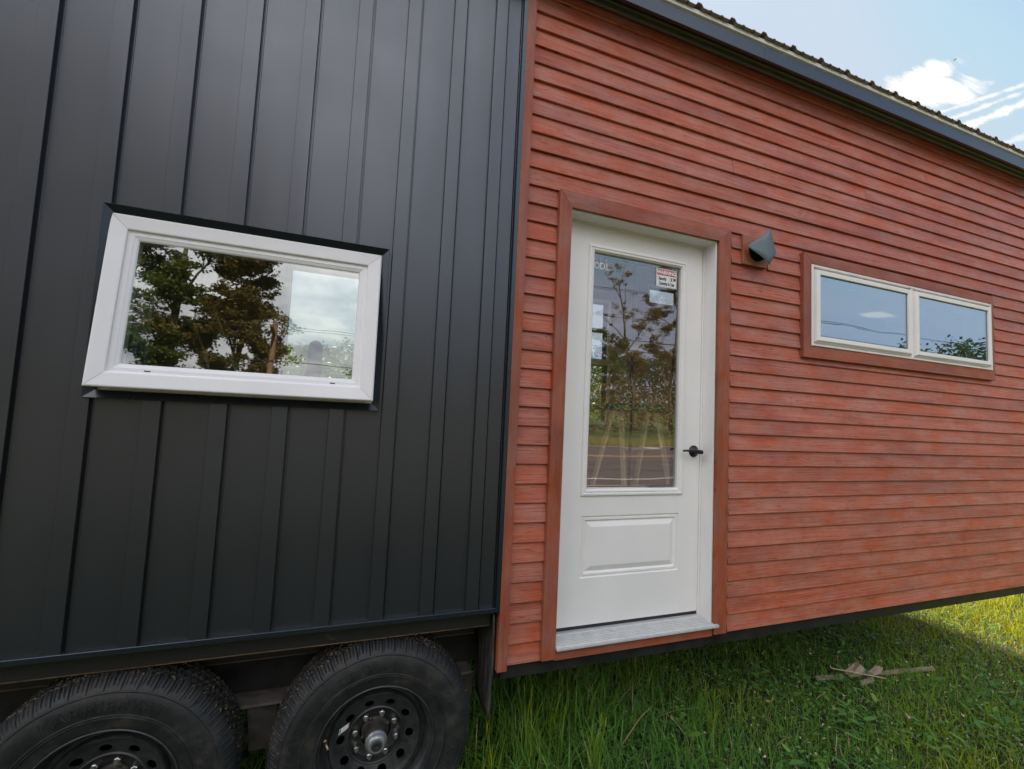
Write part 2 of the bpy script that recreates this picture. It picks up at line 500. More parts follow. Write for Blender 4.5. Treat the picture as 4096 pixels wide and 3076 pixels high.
m_grass = leafy('grass_blades', [(0.0, (0.060, 0.185, 0.065)), (0.45, (0.140, 0.310, 0.055)), (0.8, (0.330, 0.420, 0.018)),
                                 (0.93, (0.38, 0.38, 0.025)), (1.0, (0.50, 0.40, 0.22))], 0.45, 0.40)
m_leaf = leafy('weed_leaves', [(0.0, (0.075, 0.19, 0.06)), (0.6, (0.13, 0.29, 0.075)), (1.0, (0.23, 0.38, 0.075))], 0.35, 0.36)
m_far = leafy('far_dark_leaves', [(0.0, (0.018, 0.034, 0.014)), (1.0, (0.050, 0.075, 0.025))], 0.2)
m_dry = leafy('dry_verge_grass', [(0.0, (0.12, 0.12, 0.04)), (0.6, (0.24, 0.19, 0.07)), (1.0, (0.38, 0.28, 0.12))], 0.3, 0.6)
m_crown = leafy('tree_leaves', [(0.0, (0.045, 0.085, 0.022)), (0.5, (0.090, 0.140, 0.034)), (0.8, (0.15, 0.16, 0.045)), (1.0, (0.22, 0.16, 0.05))], 0.3)
m_crown2 = leafy('rusty_tree_leaves', [(0.0, (0.090, 0.070, 0.024)), (0.6, (0.17, 0.12, 0.040)), (1.0, (0.25, 0.17, 0.058))], 0.3)
m_crown3 = leafy('far_tree_leaves', [(0.0, (0.035, 0.070, 0.022)), (1.0, (0.10, 0.16, 0.040))], 0.3)
m_bark = speckled('tree_bark', (0.07, 0.055, 0.042), (0.13, 0.105, 0.08), 6, (0.8, 0.9), 0, 0.5, 20)
m_pole = speckled('pole_wood', (0.16, 0.085, 0.05), (0.22, 0.13, 0.08), 4, (0.8, 0.9), 0, 0.3, 30)
m_wire = mat('black_cable', (0.01, 0.01, 0.01), 0.6)
m_plank = speckled('weathered_plank', (0.20, 0.14, 0.10), (0.30, 0.23, 0.18), 22, (0.7, 0.85), 0, 0.4, 90)
m_scrap = speckled('pale_brown_shingle_wood', (0.27, 0.195, 0.145), (0.36, 0.27, 0.21), 22, (0.7, 0.85), 0, 0.4, 90)
m_stick = speckled('fresh_split_stick', (0.52, 0.40, 0.29), (0.42, 0.31, 0.22), 30, (0.6, 0.8), 0, 0.2, 90)

m_soil = mat('lawn_soil', (0.03, 0.03, 0.015), 0.9)
t, b = P(m_soil)
v = objco(t)
t.links.new(ramp(t, noise(t, v, 3.5, 8, 0.65), [(0.3, (0.024, 0.022, 0.014)), (0.5, (0.036, 0.045, 0.016)), (0.7, (0.06, 0.085, 0.025))]), b.inputs['Base Color'])
bump(t, b, noise(t, v, 60, 6, 0.7), 0.8, 0.03)
m_field = mat('mown_field', (0.1, 0.16, 0.03), 0.85)
t, b = P(m_field)
v = objco(t)
t.links.new(ramp(t, noise(t, v, 0.35, 8, 0.7), [(0.3, (0.085, 0.14, 0.030)), (0.55, (0.14, 0.20, 0.040)), (0.75, (0.22, 0.24, 0.07))]), b.inputs['Base Color'])
bump(t, b, noise(t, v, 9, 8, 0.8), 1.0, 0.2)
m_road = mat('worn_asphalt', (0.08, 0.07, 0.065), 0.75)
t, b = P(m_road)
v = objco(t)
t.links.new(ramp(t, noise(t, v, 1.4, 8, 0.7), [(0.3, (0.085, 0.068, 0.062)), (0.7, (0.135, 0.11, 0.10))]), b.inputs['Base Color'])
bump(t, b, noise(t, v, 90, 3, 0.6), 0.4, 0.01)
m_yellow = speckled('yellow_road_paint', (0.60, 0.30, 0.05), (0.45, 0.24, 0.06), 10, (0.6, 0.7), 0, 0)
m_wline = speckled('white_road_paint', (0.55, 0.54, 0.52), (0.38, 0.36, 0.34), 10, (0.6, 0.7), 0, 0)
m_tar = mat('tar_seam', (0.015, 0.015, 0.016), 0.5)


# ------------------------------------------------------------------ mesh helpers
class MB:
    def __init__(self):
        self.v, self.f, self.m, self.a = [], [], [], []

    def add(self, vs_, fs, m=0, a=0.0):
        o = len(self.v)
        self.v += [tuple(p) for p in vs_]
        for f in fs:
            self.f.append(tuple(i + o for i in f))
            self.m.append(m)
            self.a.append(a)
        return self

    def box(self, x0, x1, y0, y1, z0, z1, m=0, a=0.0):
        vs_ = [(x, y, z) for z in (z0, z1) for y in (y0, y1) for x in (x0, x1)]
        return self.add(vs_, [(0, 2, 3, 1), (4, 5, 7, 6), (0, 1, 5, 4), (2, 6, 7, 3), (0, 4, 6, 2), (1, 3, 7, 5)], m, a)

    def prism(self, pts, axis, t0, t1, m=0, a=0.0):
        """closed outline pts (2D) pushed along an axis; axis 'x': pts=(y,z), 'y': (x,z), 'z': (x,y)"""
        n = len(pts)

        def mk(p, t_):
            if axis == 'x':
                return (t_, p[0], p[1])
            if axis == 'y':
                return (p[0], t_, p[1])
            return (p[0], p[1], t_)
        vs_ = [mk(p, t0) for p in pts] + [mk(p, t1) for p in pts]
        fs = [tuple(range(n)), tuple(range(2 * n - 1, n - 1, -1))]
        fs += [(i, (i + 1) % n, n + (i + 1) % n, n + i) for i in range(n)]
        return self.add(vs_, fs, m, a)

    def ring(self, x0, x1, z0, z1, prof, m=0, tilt=None, closed=False):
        """mitred frame: prof = [(inset, y), ...] swept round the rectangle"""
        vs_, fs = [], []
        for ins, y in prof:
            vs_ += [(x0 + ins, y, z0 + ins), (x1 - ins, y, z0 + ins), (x1 - ins, y, z1 - ins), (x0 + ins, y, z1 - ins)]
        n = len(prof)
        rng = range(n) if closed else range(n - 1)
        for k in rng:
            k2 = (k + 1) % n
            for i in range(4):
                j = (i + 1) % 4
                fs.append((k * 4 + i, k * 4 + j, k2 * 4 + j, k2 * 4 + i))
        if tilt:
            vs_ = [tilt(p) for p in vs_]
        return self.add(vs_, fs, m)

    def lathe(self, prof, n, c, m=0, cap=False):
        """prof = [(r, y)], turned about the Y axis through c=(x, z) (local)"""
        vs_, fs = [], []
        for i in range(n):
            a = 2 * PI * i / n
            for r, y in prof:
                vs_.append((c[0] + r * math.cos(a), y, c[1] + r * math.sin(a)))
        k = len(prof)
        for i in range(n):
            j = (i + 1) % n
            for q in range(k - 1):
                fs.append((i * k + q, i * k + q + 1, j * k + q + 1, j * k + q))
        if cap:
            fs.append(tuple(i * k + k - 1 for i in range(n)))
            fs.append(tuple(i * k for i in reversed(range(n))))
        return self.add(vs_, fs, m)

    def tube(self, pts, rad, n=8, m=0, a=0.0):
        pts = [Vector(p) for p in pts]
        if not isinstance(rad, (list, tuple)):
            rad = [rad] * len(pts)
        vs_, fs = [], []
        for i, p in enumerate(pts):
            d = (pts[min(i + 1, len(pts) - 1)] - pts[max(i - 1, 0)]).normalized()
            up = Vector((0, 0, 1)) if abs(d.z) < 0.9 else Vector((1, 0, 0))
            s_ = d.cross(up).normalized()
            u_ = s_.cross(d)
            for k in range(n):
                an = 2 * PI * k / n
                vs_.append(p + (s_ * math.cos(an) + u_ * math.sin(an)) * rad[i])
        for i in range(len(pts) - 1):
            for k in range(n):
                k2 = (k + 1) % n
                fs.append((i * n + k, i * n + k2, (i + 1) * n + k2, (i + 1) * n + k))
        fs.append(tuple(range(n - 1, -1, -1)))
        fs.append(tuple((len(pts) - 1) * n + k for k in range(n)))
        return self.add(vs_, fs, m, a)

    def build(self, name, mats, parent=None, smooth=False, bevel=0.0, origin=None, normals=True, label=None):
        me = bpy.data.meshes.new(name)
        vv = self.v
        if origin is not None:
            vv = [(p[0] - origin[0], p[1] - origin[1], p[2] - origin[2]) for p in vv]
        me.from_pydata(vv, [], self.f)
        if not isinstance(mats, (list, tuple)):
            mats = [mats]
        for mm in mats:
            me.materials.append(mm)
        me.polygons.foreach_set('material_index', self.m)
        at = me.attributes.new('bid', 'FLOAT', 'FACE')
        at.data.foreach_set('value', self.a)
        if normals:
            import bmesh
            bm = bmesh.new()
            bm.from_mesh(me)
            bmesh.ops.recalc_face_normals(bm, faces=bm.faces)
            bm.to_mesh(me)
            bm.free()
        if smooth:
            me.polygons.foreach_set('use_smooth', [True] * len(me.polygons))
        me.update()
        o = bpy.data.objects.new(name, me)
        col.objects.link(o)
        if origin is not None:
            o.location = origin
        if parent is not None:
            o.parent = parent
            if origin is None and parent.name == 'tiny_house':
                o.location = (0, 0, -GZ)
            elif origin is not None:
                # parents are empties without rotation: keep world place
                pw = wloc(parent)
                o.location = Vector(origin) - pw
        if bevel:
            md = o.modifiers.new('bevel', 'BEVEL')
            md.width = bevel
            md.segments = 2
            md.limit_method = 'ANGLE'
            md.angle_limit = math.radians(40)
        if smooth == 'auto':
            pass
        if label:
            o['label'] = label
        return o


def wloc(o):
    p = Vector(o.location)
    while o.parent:
        o = o.parent
        p += o.location
    return p


def thing(name, label, cat, loc=(0, 0, 0), group=None):
    o = bpy.data.objects.new(name, None)
    o.empty_display_size = 0.1
    col.objects.link(o)
    o.location = loc
    o['label'] = label
    o['category'] = cat
    if group:
        o['group'] = group
    return o


def tag(o, label, cat, group=None):
    o['label'] = label
    o['category'] = cat
    if group:
        o['group'] = group
    return o


def W(X, Z, Y):
    """a point seen against the wall plane (y=0) at X, Z, moved to its true depth Y"""
    f = 1 + Y / 1.9064
    return (CAM.x + (X - CAM.x) * f, CAM.z + (Z - CAM.z) * f)


def text_shape(body, size, width=1.0, depth=0.0, res=3, bold=0.0):
    """flat letters as (verts2d, faces) centred on the origin"""
    c = bpy.data.curves.new('t', 'FONT')
    c.body = body
    c.size = size
    c.resolution_u = res
    c.offset = bold
    c.align_x = 'CENTER'
    c.align_y = 'CENTER'
    c.extrude = depth
    o = bpy.data.objects.new('t', c)
    col.objects.link(o)
    dg = bpy.context.evaluated_depsgraph_get()
    me = bpy.data.meshes.new_from_object(o.evaluated_get(dg))
    vs_ = [(p.co.x * width, p.co.y, p.co.z) for p in me.vertices]
    fs = [tuple(p.vertices) for p in me.polygons]
    bpy.data.objects.remove(o)
    bpy.data.curves.remove(c)
    bpy.data.meshes.remove(me)
    return vs_, fs


def panel_with_holes(mb, x0, x1, z0, z1, y0, y1, holes, m=0):
    xs = sorted({x0, x1} | {v for h in holes for v in h[:2] if x0 < v < x1})
    zs = sorted({z0, z1} | {v for h in holes for v in h[2:] if z0 < v < z1})

    def solid(i, j):
        if i < 0 or j < 0 or i >= len(xs) - 1 or j >= len(zs) - 1:
            return False
        cx_, cz_ = (xs[i] + xs[i + 1]) / 2, (zs[j] + zs[j + 1]) / 2
        return not any(h[0] < cx_ < h[1] and h[2] < cz_ < h[3] for h in holes)
    for i in range(len(xs) - 1):
        for j in range(len(zs) - 1):
            if not solid(i, j):
                continue
            a, b_, c, d = xs[i], xs[i + 1], zs[j], zs[j + 1]
            mb.add([(a, y0, c), (b_, y0, c), (b_, y0, d), (a, y0, d)], [(0, 1, 2, 3)], m)
            mb.add([(a, y1, c), (b_, y1, c), (b_, y1, d), (a, y1, d)], [(3, 2, 1, 0)], m)
            if not solid(i - 1, j):
                mb.add([(a, y0, c), (a, y1, c), (a, y1, d), (a, y0, d)], [(3, 2, 1, 0)], m)
            if not solid(i + 1, j):
                mb.add([(b_, y0, c), (b_, y1, c), (b_, y1, d), (b_, y0, d)], [(0, 1, 2, 3)], m)
            if not solid(i, j - 1):
                mb.add([(a, y0, c), (b_, y0, c), (b_, y1, c), (a, y1, c)], [(3, 2, 1, 0)], m)
            if not solid(i, j + 1):
                mb.add([(a, y0, d), (b_, y0, d), (b_, y1, d), (a, y1, d)], [(0, 1, 2, 3)], m)


# ------------------------------------------------------------------ the setting
def grid_sheet(name, x0, x1, y0, y1, step, zf, m):
    nx, ny = int((x1 - x0) / step) + 1, int((y1 - y0) / step) + 1
    xs, ys = np.linspace(x0, x1, nx), np.linspace(y0, y1, ny)
    vs_ = [(x, y, zf(x, y)) for y in ys for x in xs]
    fs = [(j * nx + i, j * nx + i + 1, (j + 1) * nx + i + 1, (j + 1) * nx + i) for j in range(ny - 1) for i in range(nx - 1)]
    mb = MB()
    mb.add(vs_, fs)
    return mb.build(name, m, smooth=True, normals=False)


ROADZ = -0.25


def gz(x, y):
    d = math.hypot(x, y)
    h = 0.0
    if y < -2.6:
        k = min(1, (-2.6 - y) / 2.4)
        h = (ROADZ - 0.02 - GZ) * k * k * (3 - 2 * k)
    h += 0.012 * (mnoise.noise(Vector((x * 1.3, y * 1.3, 0))))if y > -3 else 0
    return GZ + h


def gz_far(x, y):
    z = gz(x, y)
    d = math.hypot(x, y + 8)
    if d > 60:
        z += (d - 60) * 0.055
    if y < -20:
        z += min(1.2, (-20 - y) * 0.12)
    return z


g1 = grid_sheet('ground', -12, 16, -5.2, 14, 0.28, gz, m_soil)
g1['kind'] = 'structure'
g2 = grid_sheet('terrain', -240, 240, -240, 240, 3.0, lambda x, y: gz_far(x, y) - 0.03, m_field)
g2['kind'] = 'structure'
rd = MB()
rd.box(-160, 160, -18.9, -5.1, ROADZ - 0.25, ROADZ)
road = rd.build('road', m_road)
road['kind'] = 'structure'
ln = MB()
for y0, y1, mi in ((-18.62, -18.50, 1), (-7.15, -7.03, 1), (-13.22, -13.10, 0), (-12.92, -12.80, 0)):
    ln.box(-160, 160, y0, y1, ROADZ - 0.01, ROADZ + 0.004, mi)
for k in range(3):
    yb = -8.6 - k * 1.0
    pts = [(-30 + i * 0.9, yb + 0.22 * mnoise.noise(Vector((i * 0.23, k * 9.1, 0))) * 2.2) for i in range(80)]
    for a_, b_ in zip(pts[:-1], pts[1:]):
        ln.add([(a_[0], a_[1] - 0.03, ROADZ + 0.004), (b_[0], b_[1] - 0.03, ROADZ + 0.004), (b_[0], b_[1] + 0.03, ROADZ + 0.004), (a_[0], a_[1] + 0.03, ROADZ + 0.004)], [(0, 1, 2, 3)], 2)
lines = ln.build('road_markings', [m_yellow, m_wline, m_tar], normals=False)
lines['kind'] = 'structure'

# ------------------------------------------------------------------ the house
HX0, HX1, HY1 = -3.6, 4.27, 2.45
TOPZ = 3.30
house = thing('tiny_house', 'tiny house on a twin-axle trailer, half black steel and half red wood siding', 'tiny house', (0, 0, GZ))

# openings in the front wall (real coordinates)
H_WIN = (-1.70, -0.80, 1.12, 1.735)
H_DOOR = (0.070, 0.985, 0.03, 2.118)
H_SW = (1.735, 3.625, 1.61, 2.105)

B_A = (-1.427, -0.55, 1.335, 2.292)
B_B1 = (1.33, 1.742, 1.757, 2.388)
B_B2 = (1.33, 1.752, 1.074, 1.694)
B_C = (2.278, 2.80, 2.473, 2.66)
B_D = (2.95, 4.0, 0.8, 2.6)  # unseen far window, enlarged to brighten the interior
B_E = (0.05, 0.85, 1.2, 2.5)  # unseen far window, added to let more daylight in
mb = MB()
panel_with_holes(mb, HX0 + 0.02, HX1 - 0.02, 0.25, TOPZ, 0.035, 0.14, [H_WIN, (H_DOOR[0], H_DOOR[1], 0.25, H_DOOR[3]), H_SW])
panel_with_holes(mb, -0.18, HX1 - 0.02, 0.0, 0.25, 0.035, 0.14, [(H_DOOR[0], H_DOOR[1], 0.0, 0.25)])
mb.build('wall', m_wallin, house)
mb = MB()
panel_with_holes(mb, HX0 + 0.02, HX1 - 0.02, 0.0, TOPZ + 0.25, 2.35, HY1, [B_A, B_B1, B_B2, B_C, B_D, B_E])
mb.build('wall', m_wallin, house)
mb = MB()
mb.box(HX0, HX0 + 0.02, 0.02, HY1, 0.25, TOPZ)
mb.build('wall', m_steel2, house)
mb = MB()
mb.box(HX1 - 0.02, HX1, 0.02, HY1, 0.0, TOPZ)
mb.build('wall', m_siding, house)
mb = MB()
mb.box(-0.18, HX1 - 0.03, 0.14, 2.35, 0.0, 0.065)
mb.box(HX0 + 0.03, -0.18, 0.32, 2.35, 0.0, 0.065)
mb.build('floor', m_floorin, house)
mb = MB()
mb.box(HX0 + 0.03, -0.19, 0.035, 0.36, 0.262, 0.30)
mb.box(HX0 + 0.03, -0.19, 0.33, 0.36, 0.066, 0.262)
mb.build('wheel_well', m_black, house)
mb = MB()
mb.box(HX0 + 0.02, HX1 - 0.02, 0.14, 2.35, 2.86, 2.90)
mb.build('ceiling', m_wallin, house)
# an inner partition and the slim pale ceiling trims seen through the left window
mb = MB()
mb.box(-0.32, -0.24, 1.3, 2.35, 0.066, 2.86)
mb.build('partition', m_wallin, house)

# ---- black steel board-and-batten siding
rights = [-1.9045 + 0.1995 * k for k in range(-8, 6)] + [-0.7085, -0.5087, -0.315]
BW = 0.0555


def steel_profile(xa, xb):
    """(x, y) line of the sheet between xa and xb"""
    pts = [(HX0, 0.0)]
    for r_ in rights:
        l_ = r_ - BW
        pts += [(l_ - 0.0012, 0.0), (l_, -0.0035), (l_ + 0.0004, -0.0150), (l_ + 0.0016, -0.0162),
                (r_ - 0.0016, -0.0162), (r_ - 0.0004, -0.0150), (r_ - 0.0012, 0.0075), (r_ + 0.0055, 0.0075), (r_ + 0.0065, -0.0018), (r_ + 0.0085, -0.0018), (r_ + 0.010, 0.0)]
    pts.append((-0.246, 0.0))
    out = []
    for i, p in enumerate(pts):
        if xa <= p[0] <= xb:
            out.append(p)
        if i + 1 < len(pts):
            q = pts[i + 1]
            for xx in (xa, xb):
                if (p[0] < xx < q[0]):
                    tt = (xx - p[0]) / (q[0] - p[0])
                    out.append((xx, p[1] + (q[1] - p[1]) * tt))
    return out


def steel_sheet(mb, xa, xb, za, zb):
    pr = steel_profile(xa, xb)
    nz = max(1, int((zb - za) / 0.25))
    zs = [za + (zb - za) * i / nz for i in range(nz + 1)]
    vs_ = [(p[0], p[1], z) for z in zs for p in pr]
    k = len(pr)
    fs = [(j * k + i, j * k + i + 1, (j + 1) * k + i + 1, (j + 1) * k + i) for j in range(nz) for i in range(k - 1)]
    mb.add(vs_, fs)


mb = MB()
steel_sheet(mb, HX0, -1.72, 0.262, TOPZ)
steel_sheet(mb, -1.72, -0.79, 0.262, 1.105)
steel_sheet(mb, -1.72, -0.79, 1.75, TOPZ)
steel_sheet(mb, -0.79, -0.246, 0.262, TOPZ)
mb.build('steel_siding', m_steel, house, normals=False)
# corner flashing with its dark slot, and base trim
mb = MB()
mb.box(-0.2365, -0.2145, -0.020, 0.03, 0.2445, TOPZ)
mb.box(-0.2425, -0.2370, -0.004, 0.03, 0.262, TOPZ)
mb.build('corner_flashing', m_steel2, house, bevel=0.0012)
mb = MB()
mb.prism([(0.012, 0.2655), (-0.020, 0.2635), (-0.0215, 0.2620), (-0.0215, 0.2455), (-0.019, 0.2440), (0.03, 0.2440), (0.03, 0.2655)], 'x', HX0, -0.2375)
mb.prism([(0.012, 0.2655), (-0.020, 0.2635), (-0.0215, 0.2620), (-0.0215, 0.2455), (-0.019, 0.2440), (0.03, 0.2440), (0.03, 0.2655)], 'x', -0.2365, -0.2145) if False else None
mb.build('base_trim', m_steel2, house)

# ---- red clapboards
E_ = 0.08733
Z0_ = 2.0999
openings = [(-0.004, 1.075, -0.02, 2.205), (1.648, 3.660, 1.525, 2.178), (1.150, 1.350, 2.015, 2.195)]
inner = [(0.062, 0.992, -1, 2.124), (1.720, 3.640, 1.60, 2.112)]
mb = MB()
z_ = 0.0045
zl = [0.0045] + [Z0_ - E_ * m_ for m_ in range(23, -15, -1)]
zl = [z for z in zl if z < 3.235] + [3.235]
BX0, BX1 = -0.172, HX1
for i in range(len(zl) - 1):
    za, zb = zl[i], zl[i + 1]
    segs = [(BX0, BX1)]
    for k_, (a, b_, c, d) in enumerate(openings):
        ov = min(d, zb) - max(c, za)
        if k_ < 2:
            ic = inner[k_]
            if not (zb > ic[2] and za < ic[3]):
                # board may run on behind the casing unless it is mostly covered
                continue
        elif ov < 0.03:
            continue
        ns = []
        for s0, s1 in segs:
            if b_ <= s0 or a >= s1:
                ns.append((s0, s1))
            else:
                if a > s0:
                    ns.append((s0, a))
                if b_ < s1:
                    ns.append((b_, s1))
        segs = ns
    for s0, s1 in segs:
        # long runs are made of several board lengths
        cuts = [s0]
        if s1 - s0 > 2.6 and rnd.random() < 0.30:
            cuts.append(s0 + 1.2 + rnd.random() * (s1 - s0 - 2.2))
        cuts.append(s1)
        for q in range(len(cuts) - 1):
            x0, x1 = cuts[q] + (0.0003 if q else 0), cuts[q + 1] - (0.0003 if q < len(cuts) - 2 else 0)
            jit = rnd.uniform(-0.0012, 0.0012)
            bid = rnd.random()
            nseg = max(1, int((x1 - x0) / 0.12))
            dj = [0.0013 * mnoise.noise(Vector((x0 * 3 + j * 0.35, i * 7.7, 3))) for j in range(nseg + 1)]
            vs_, fs = [], []
            for j in range(nseg + 1):
                x = x0 + (x1 - x0) * j / nseg
                e = dj[j]
                zb_ = min(zb + 0.012, 3.235)
                vs_ += [(x, 0.016, za + e), (x, 0.0012 + jit, za + e), (x, -0.0008 + jit, za + 0.0022 + e), (x, 0.0135 + jit, zb_), (x, 0.034, zb_)]
            for j in range(nseg):
                for p_ in range(4):
                    fs.append((j * 5 + p_, (j + 1) * 5 + p_, (j + 1) * 5 + p_ + 1, j * 5 + p_ + 1))
            fs.append((0, 1, 2, 3, 4))
            fs.append(tuple(nseg * 5 + p_ for p_ in (4, 3, 2, 1, 0)))
            mb.add(vs_, fs, 0, bid)
mb.build('wood_siding', m_siding, house, normals=True)

# frieze strip under the soffit
# corner board
x0, _ = W(-0.2103, 0, -0.021)
x1, _ = W(-0.1655, 0, -0.021)
mb = MB()
mb.box(x0, x1, -0.021, 0.034, -0.008, 3.235, 0, 0.3)
mb.build('corner_board', m_trim_v, house, bevel=0.0015)

# bolts and nail heads are left to the material's grain except on the casings


def casing(name, x0, x1, z0, z1, wl, wr, wt, wb, y0, y1, parent, bids=(0.2, 0.5, 0.7, 0.4), nails=True):
    """mitred casing boards; z1 outer top, wb=None leaves the foot open"""
    objs = []
    mbv, mbh = MB(), MB()
    zb_in = z0 + (wb or 0)
    mbv.prism([(x0, z0), (x0, z1), (x0 + wl, z1 - wt), (x0 + wl, zb_in)], 'y', y0, y1, 0, bids[0])
    mbv.prism([(x1, z0), (x1, z1), (x1 - wr, z1 - wt), (x1 - wr, zb_in)], 'y', y0, y1, 0, bids[1])
    mbh.prism([(x0 + 0.0008, z1), (x1 - 0.0008, z1), (x1 - wr, z1 - wt - 0.0008), (x0 + wl, z1 - wt - 0.0008)], 'y', y0 - 0.0004, y1, 0, bids[2])
    if wb:
        mbh.prism([(x0 + 0.0008, z0), (x1 - 0.0008, z0), (x1 - wr, z0 + wb), (x0 + wl, z0 + wb)], 'y', y0 - 0.0004, y1, 0, bids[3])
    off = len(mbv.v)
    mbv.v += mbh.v
    mbv.f += [tuple(i + off for i in f) for f in mbh.f]
    mbv.m += [1] * len(mbh.f)
    mbv.a += mbh.a
    return mbv.build(name, [m_trim_v, m_trim_h], parent, bevel=0.0015)


# ---- the door
door = bpy.data.objects.new('door', None)
col.objects.link(door)
door.parent = house
door.location = (0, 0, -GZ)
TY = -0.021
x0, z0 = W(0.0, 0.0, TY)
x1, z1 = W(1.0715, 2.2, TY)
xi0, _ = W(0.0671, 0, TY)
xi1, zi1 = W(0.9870, 2.121, TY)
casing('casing', x0, x1, z0 - 0.002, z1, xi0 - x0, x1 - xi1, z1 - zi1, None, TY, 0.034, door)
mb = MB()
mb.box(xi0 + 0.0015, xi1 - 0.0015, -0.010, 0.034, 0.000, 0.051, 0, 0.9)
mb.build('riser_board', m_trim_h, door, bevel=0.001)
# jambs (white) : left hidden, right and head seen
mb = MB()
jy = 0.082
mb.box(xi1 - 0.010, xi1 - 0.0006, -0.0035, 0.14, 0.052, zi1 + 0.012)       # right jamb
mb.box(xi0 - 0.02, xi0 + 0.004, -0.0035, 0.14, 0.052, zi1 + 0.012)         # left jamb
mb.box(xi0 + 0.0045, xi1 - 0.0105, -0.0035, 0.14, zi1 - 0.010, zi1 + 0.012)   # head
mb.box(xi1 - 0.020, xi1 - 0.0105, jy - 0.008, 0.14, 0.0705, zi1 - 0.0105)       # stop
mb.box(xi0 + 0.0045, xi1 - 0.0205, jy - 0.008, 0.14, zi1 - 0.018, zi1 - 0.0105)
mb.build('door_frame', m_door, door, bevel=0.0012)
# slab with raised mouldings: face at y = .082
sx0, sx1, sz0, sz1 = 0.068, xi1 - 0.0215, 0.094, zi1 - 0.0185
gx0, gx1, gz0_, gz1_ = 0.2475, 0.7825, 0.7575, 1.9480
mx0, mx1, mz0, mz1 = 0.2115, 0.8305, 0.7145, 1.9920
px0, px1, pz0, pz1 = 0.2245, 0.8140, 0.3170, 0.6160
mb = MB()
panel_with_holes(mb, sx0, sx1, sz0, sz1, jy, jy + 0.044, [(mx0, mx1, mz0, mz1), (px0, px1, pz0, pz1)])
mb.build('slab', m_door, door)
mb = MB()
mb.ring(mx0, mx1, mz0, mz1, [(-0.002, jy + 0.001), (0.0, jy - 0.006), (0.004, jy - 0.009), (0.012, jy - 0.010), (0.0145, jy - 0.006),
                             (0.019, jy - 0.0055), (0.0215, jy - 0.009), (0.0265, jy - 0.008), (0.031, jy - 0.002), (0.0335, jy - 0.0005), (0.0355, jy + 0.010), (0.0355, jy + 0.03)])
mb.build('glazing_bead', m_door, door)
mb = MB()
prof = [(0.0, jy), (0.004, jy + 0.008), (0.008, jy + 0.0085), (0.011, jy + 0.0035), (0.020, jy + 0.0035), (0.023, jy + 0.009),
        (0.028, jy + 0.012), (0.032, jy + 0.010), (0.054, jy + 0.0015), (0.057, jy + 0.0012)]
mb.ring(px0, px1, pz0, pz1, prof)
mb.add([(px0 + .057, jy + .0012, pz0 + .057), (px1 - .057, jy + .0012, pz0 + .057), (px1 - .057, jy + .0012, pz1 - .057), (px0 + .057, jy + .0012, pz1 - .057)], [(0, 1, 2, 3)])
mb.build('raised_panel', m_door, door)
mb = MB()
mb.box(gx0 - 0.004, gx1 + 0.004, jy + 0.0105, jy + 0.0145, gz0_ - 0.004, gz1_ + 0.004)
mb.build('glass', m_glassd, door)
mb = MB()
gy0, gy1 = jy + 0.022, jy + 0.026
mb.box(0.502, 0.516, gy0, gy1, gz0_, gz1_)
for zc in (1.1545, 1.551):
    mb.box(gx0, 0.5015, gy0 + 0.0004, gy1 + 0.0004, zc - 0.0065, zc + 0.0065)
    mb.box(0.5165, gx1, gy0 + 0.0004, gy1 + 0.0004, zc - 0.0065, zc + 0.0065)
mb.ring(gx0 - 0.003, gx1 + 0.003, gz0_ - 0.003, gz1_ + 0.003, [(0.0, gy0 - 0.006), (0.006, gy0 - 0.004), (0.006, gy1 + 0.012)])
mb.build('glazing_bar', m_gasket, door)
# sweep, sill
mb = MB()
mb.box(sx0, xi1 - 0.0105, jy + 0.004, 0.139, 0.0765, 0.0935)
mb.build('weather_seal', m_gasket, door)
mb = MB()
xs0, xs1 = xi0 + 0.0005, xi1 - 0.0015
pts = [(-0.036, 0.0520), (-0.036, 0.0600), (-0.033, 0.0605), (-0.033, 0.0640), (-0.029, 0.0660)]
yy = -0.026
zz = 0.0668
while yy < 0.055:
    pts += [(yy, zz), (yy + 0.0040, zz + 0.0003), (yy + 0.0046, zz - 0.0034), (yy + 0.0080, zz - 0.0034), (yy + 0.0086, zz + 0.0006)]
    yy += 0.0115 if (yy < 0.0 or yy > 0.02) else 0.017
    zz += 0.0009
pts += [(0.062, 0.0756), (0.086, 0.0760), (0.139, 0.0760), (0.139, 0.0520)]
mb.prism(pts, 'x', xs0, xs1)
mb.build('threshold', m_alu, door)
mb = MB()
mb.box(xs1 + 0.0002, xs1 + 0.022, -0.036, -0.0215, 0.0520, 0.0650)
mb.build('threshold_end', m_alu, door, bevel=0.0008)
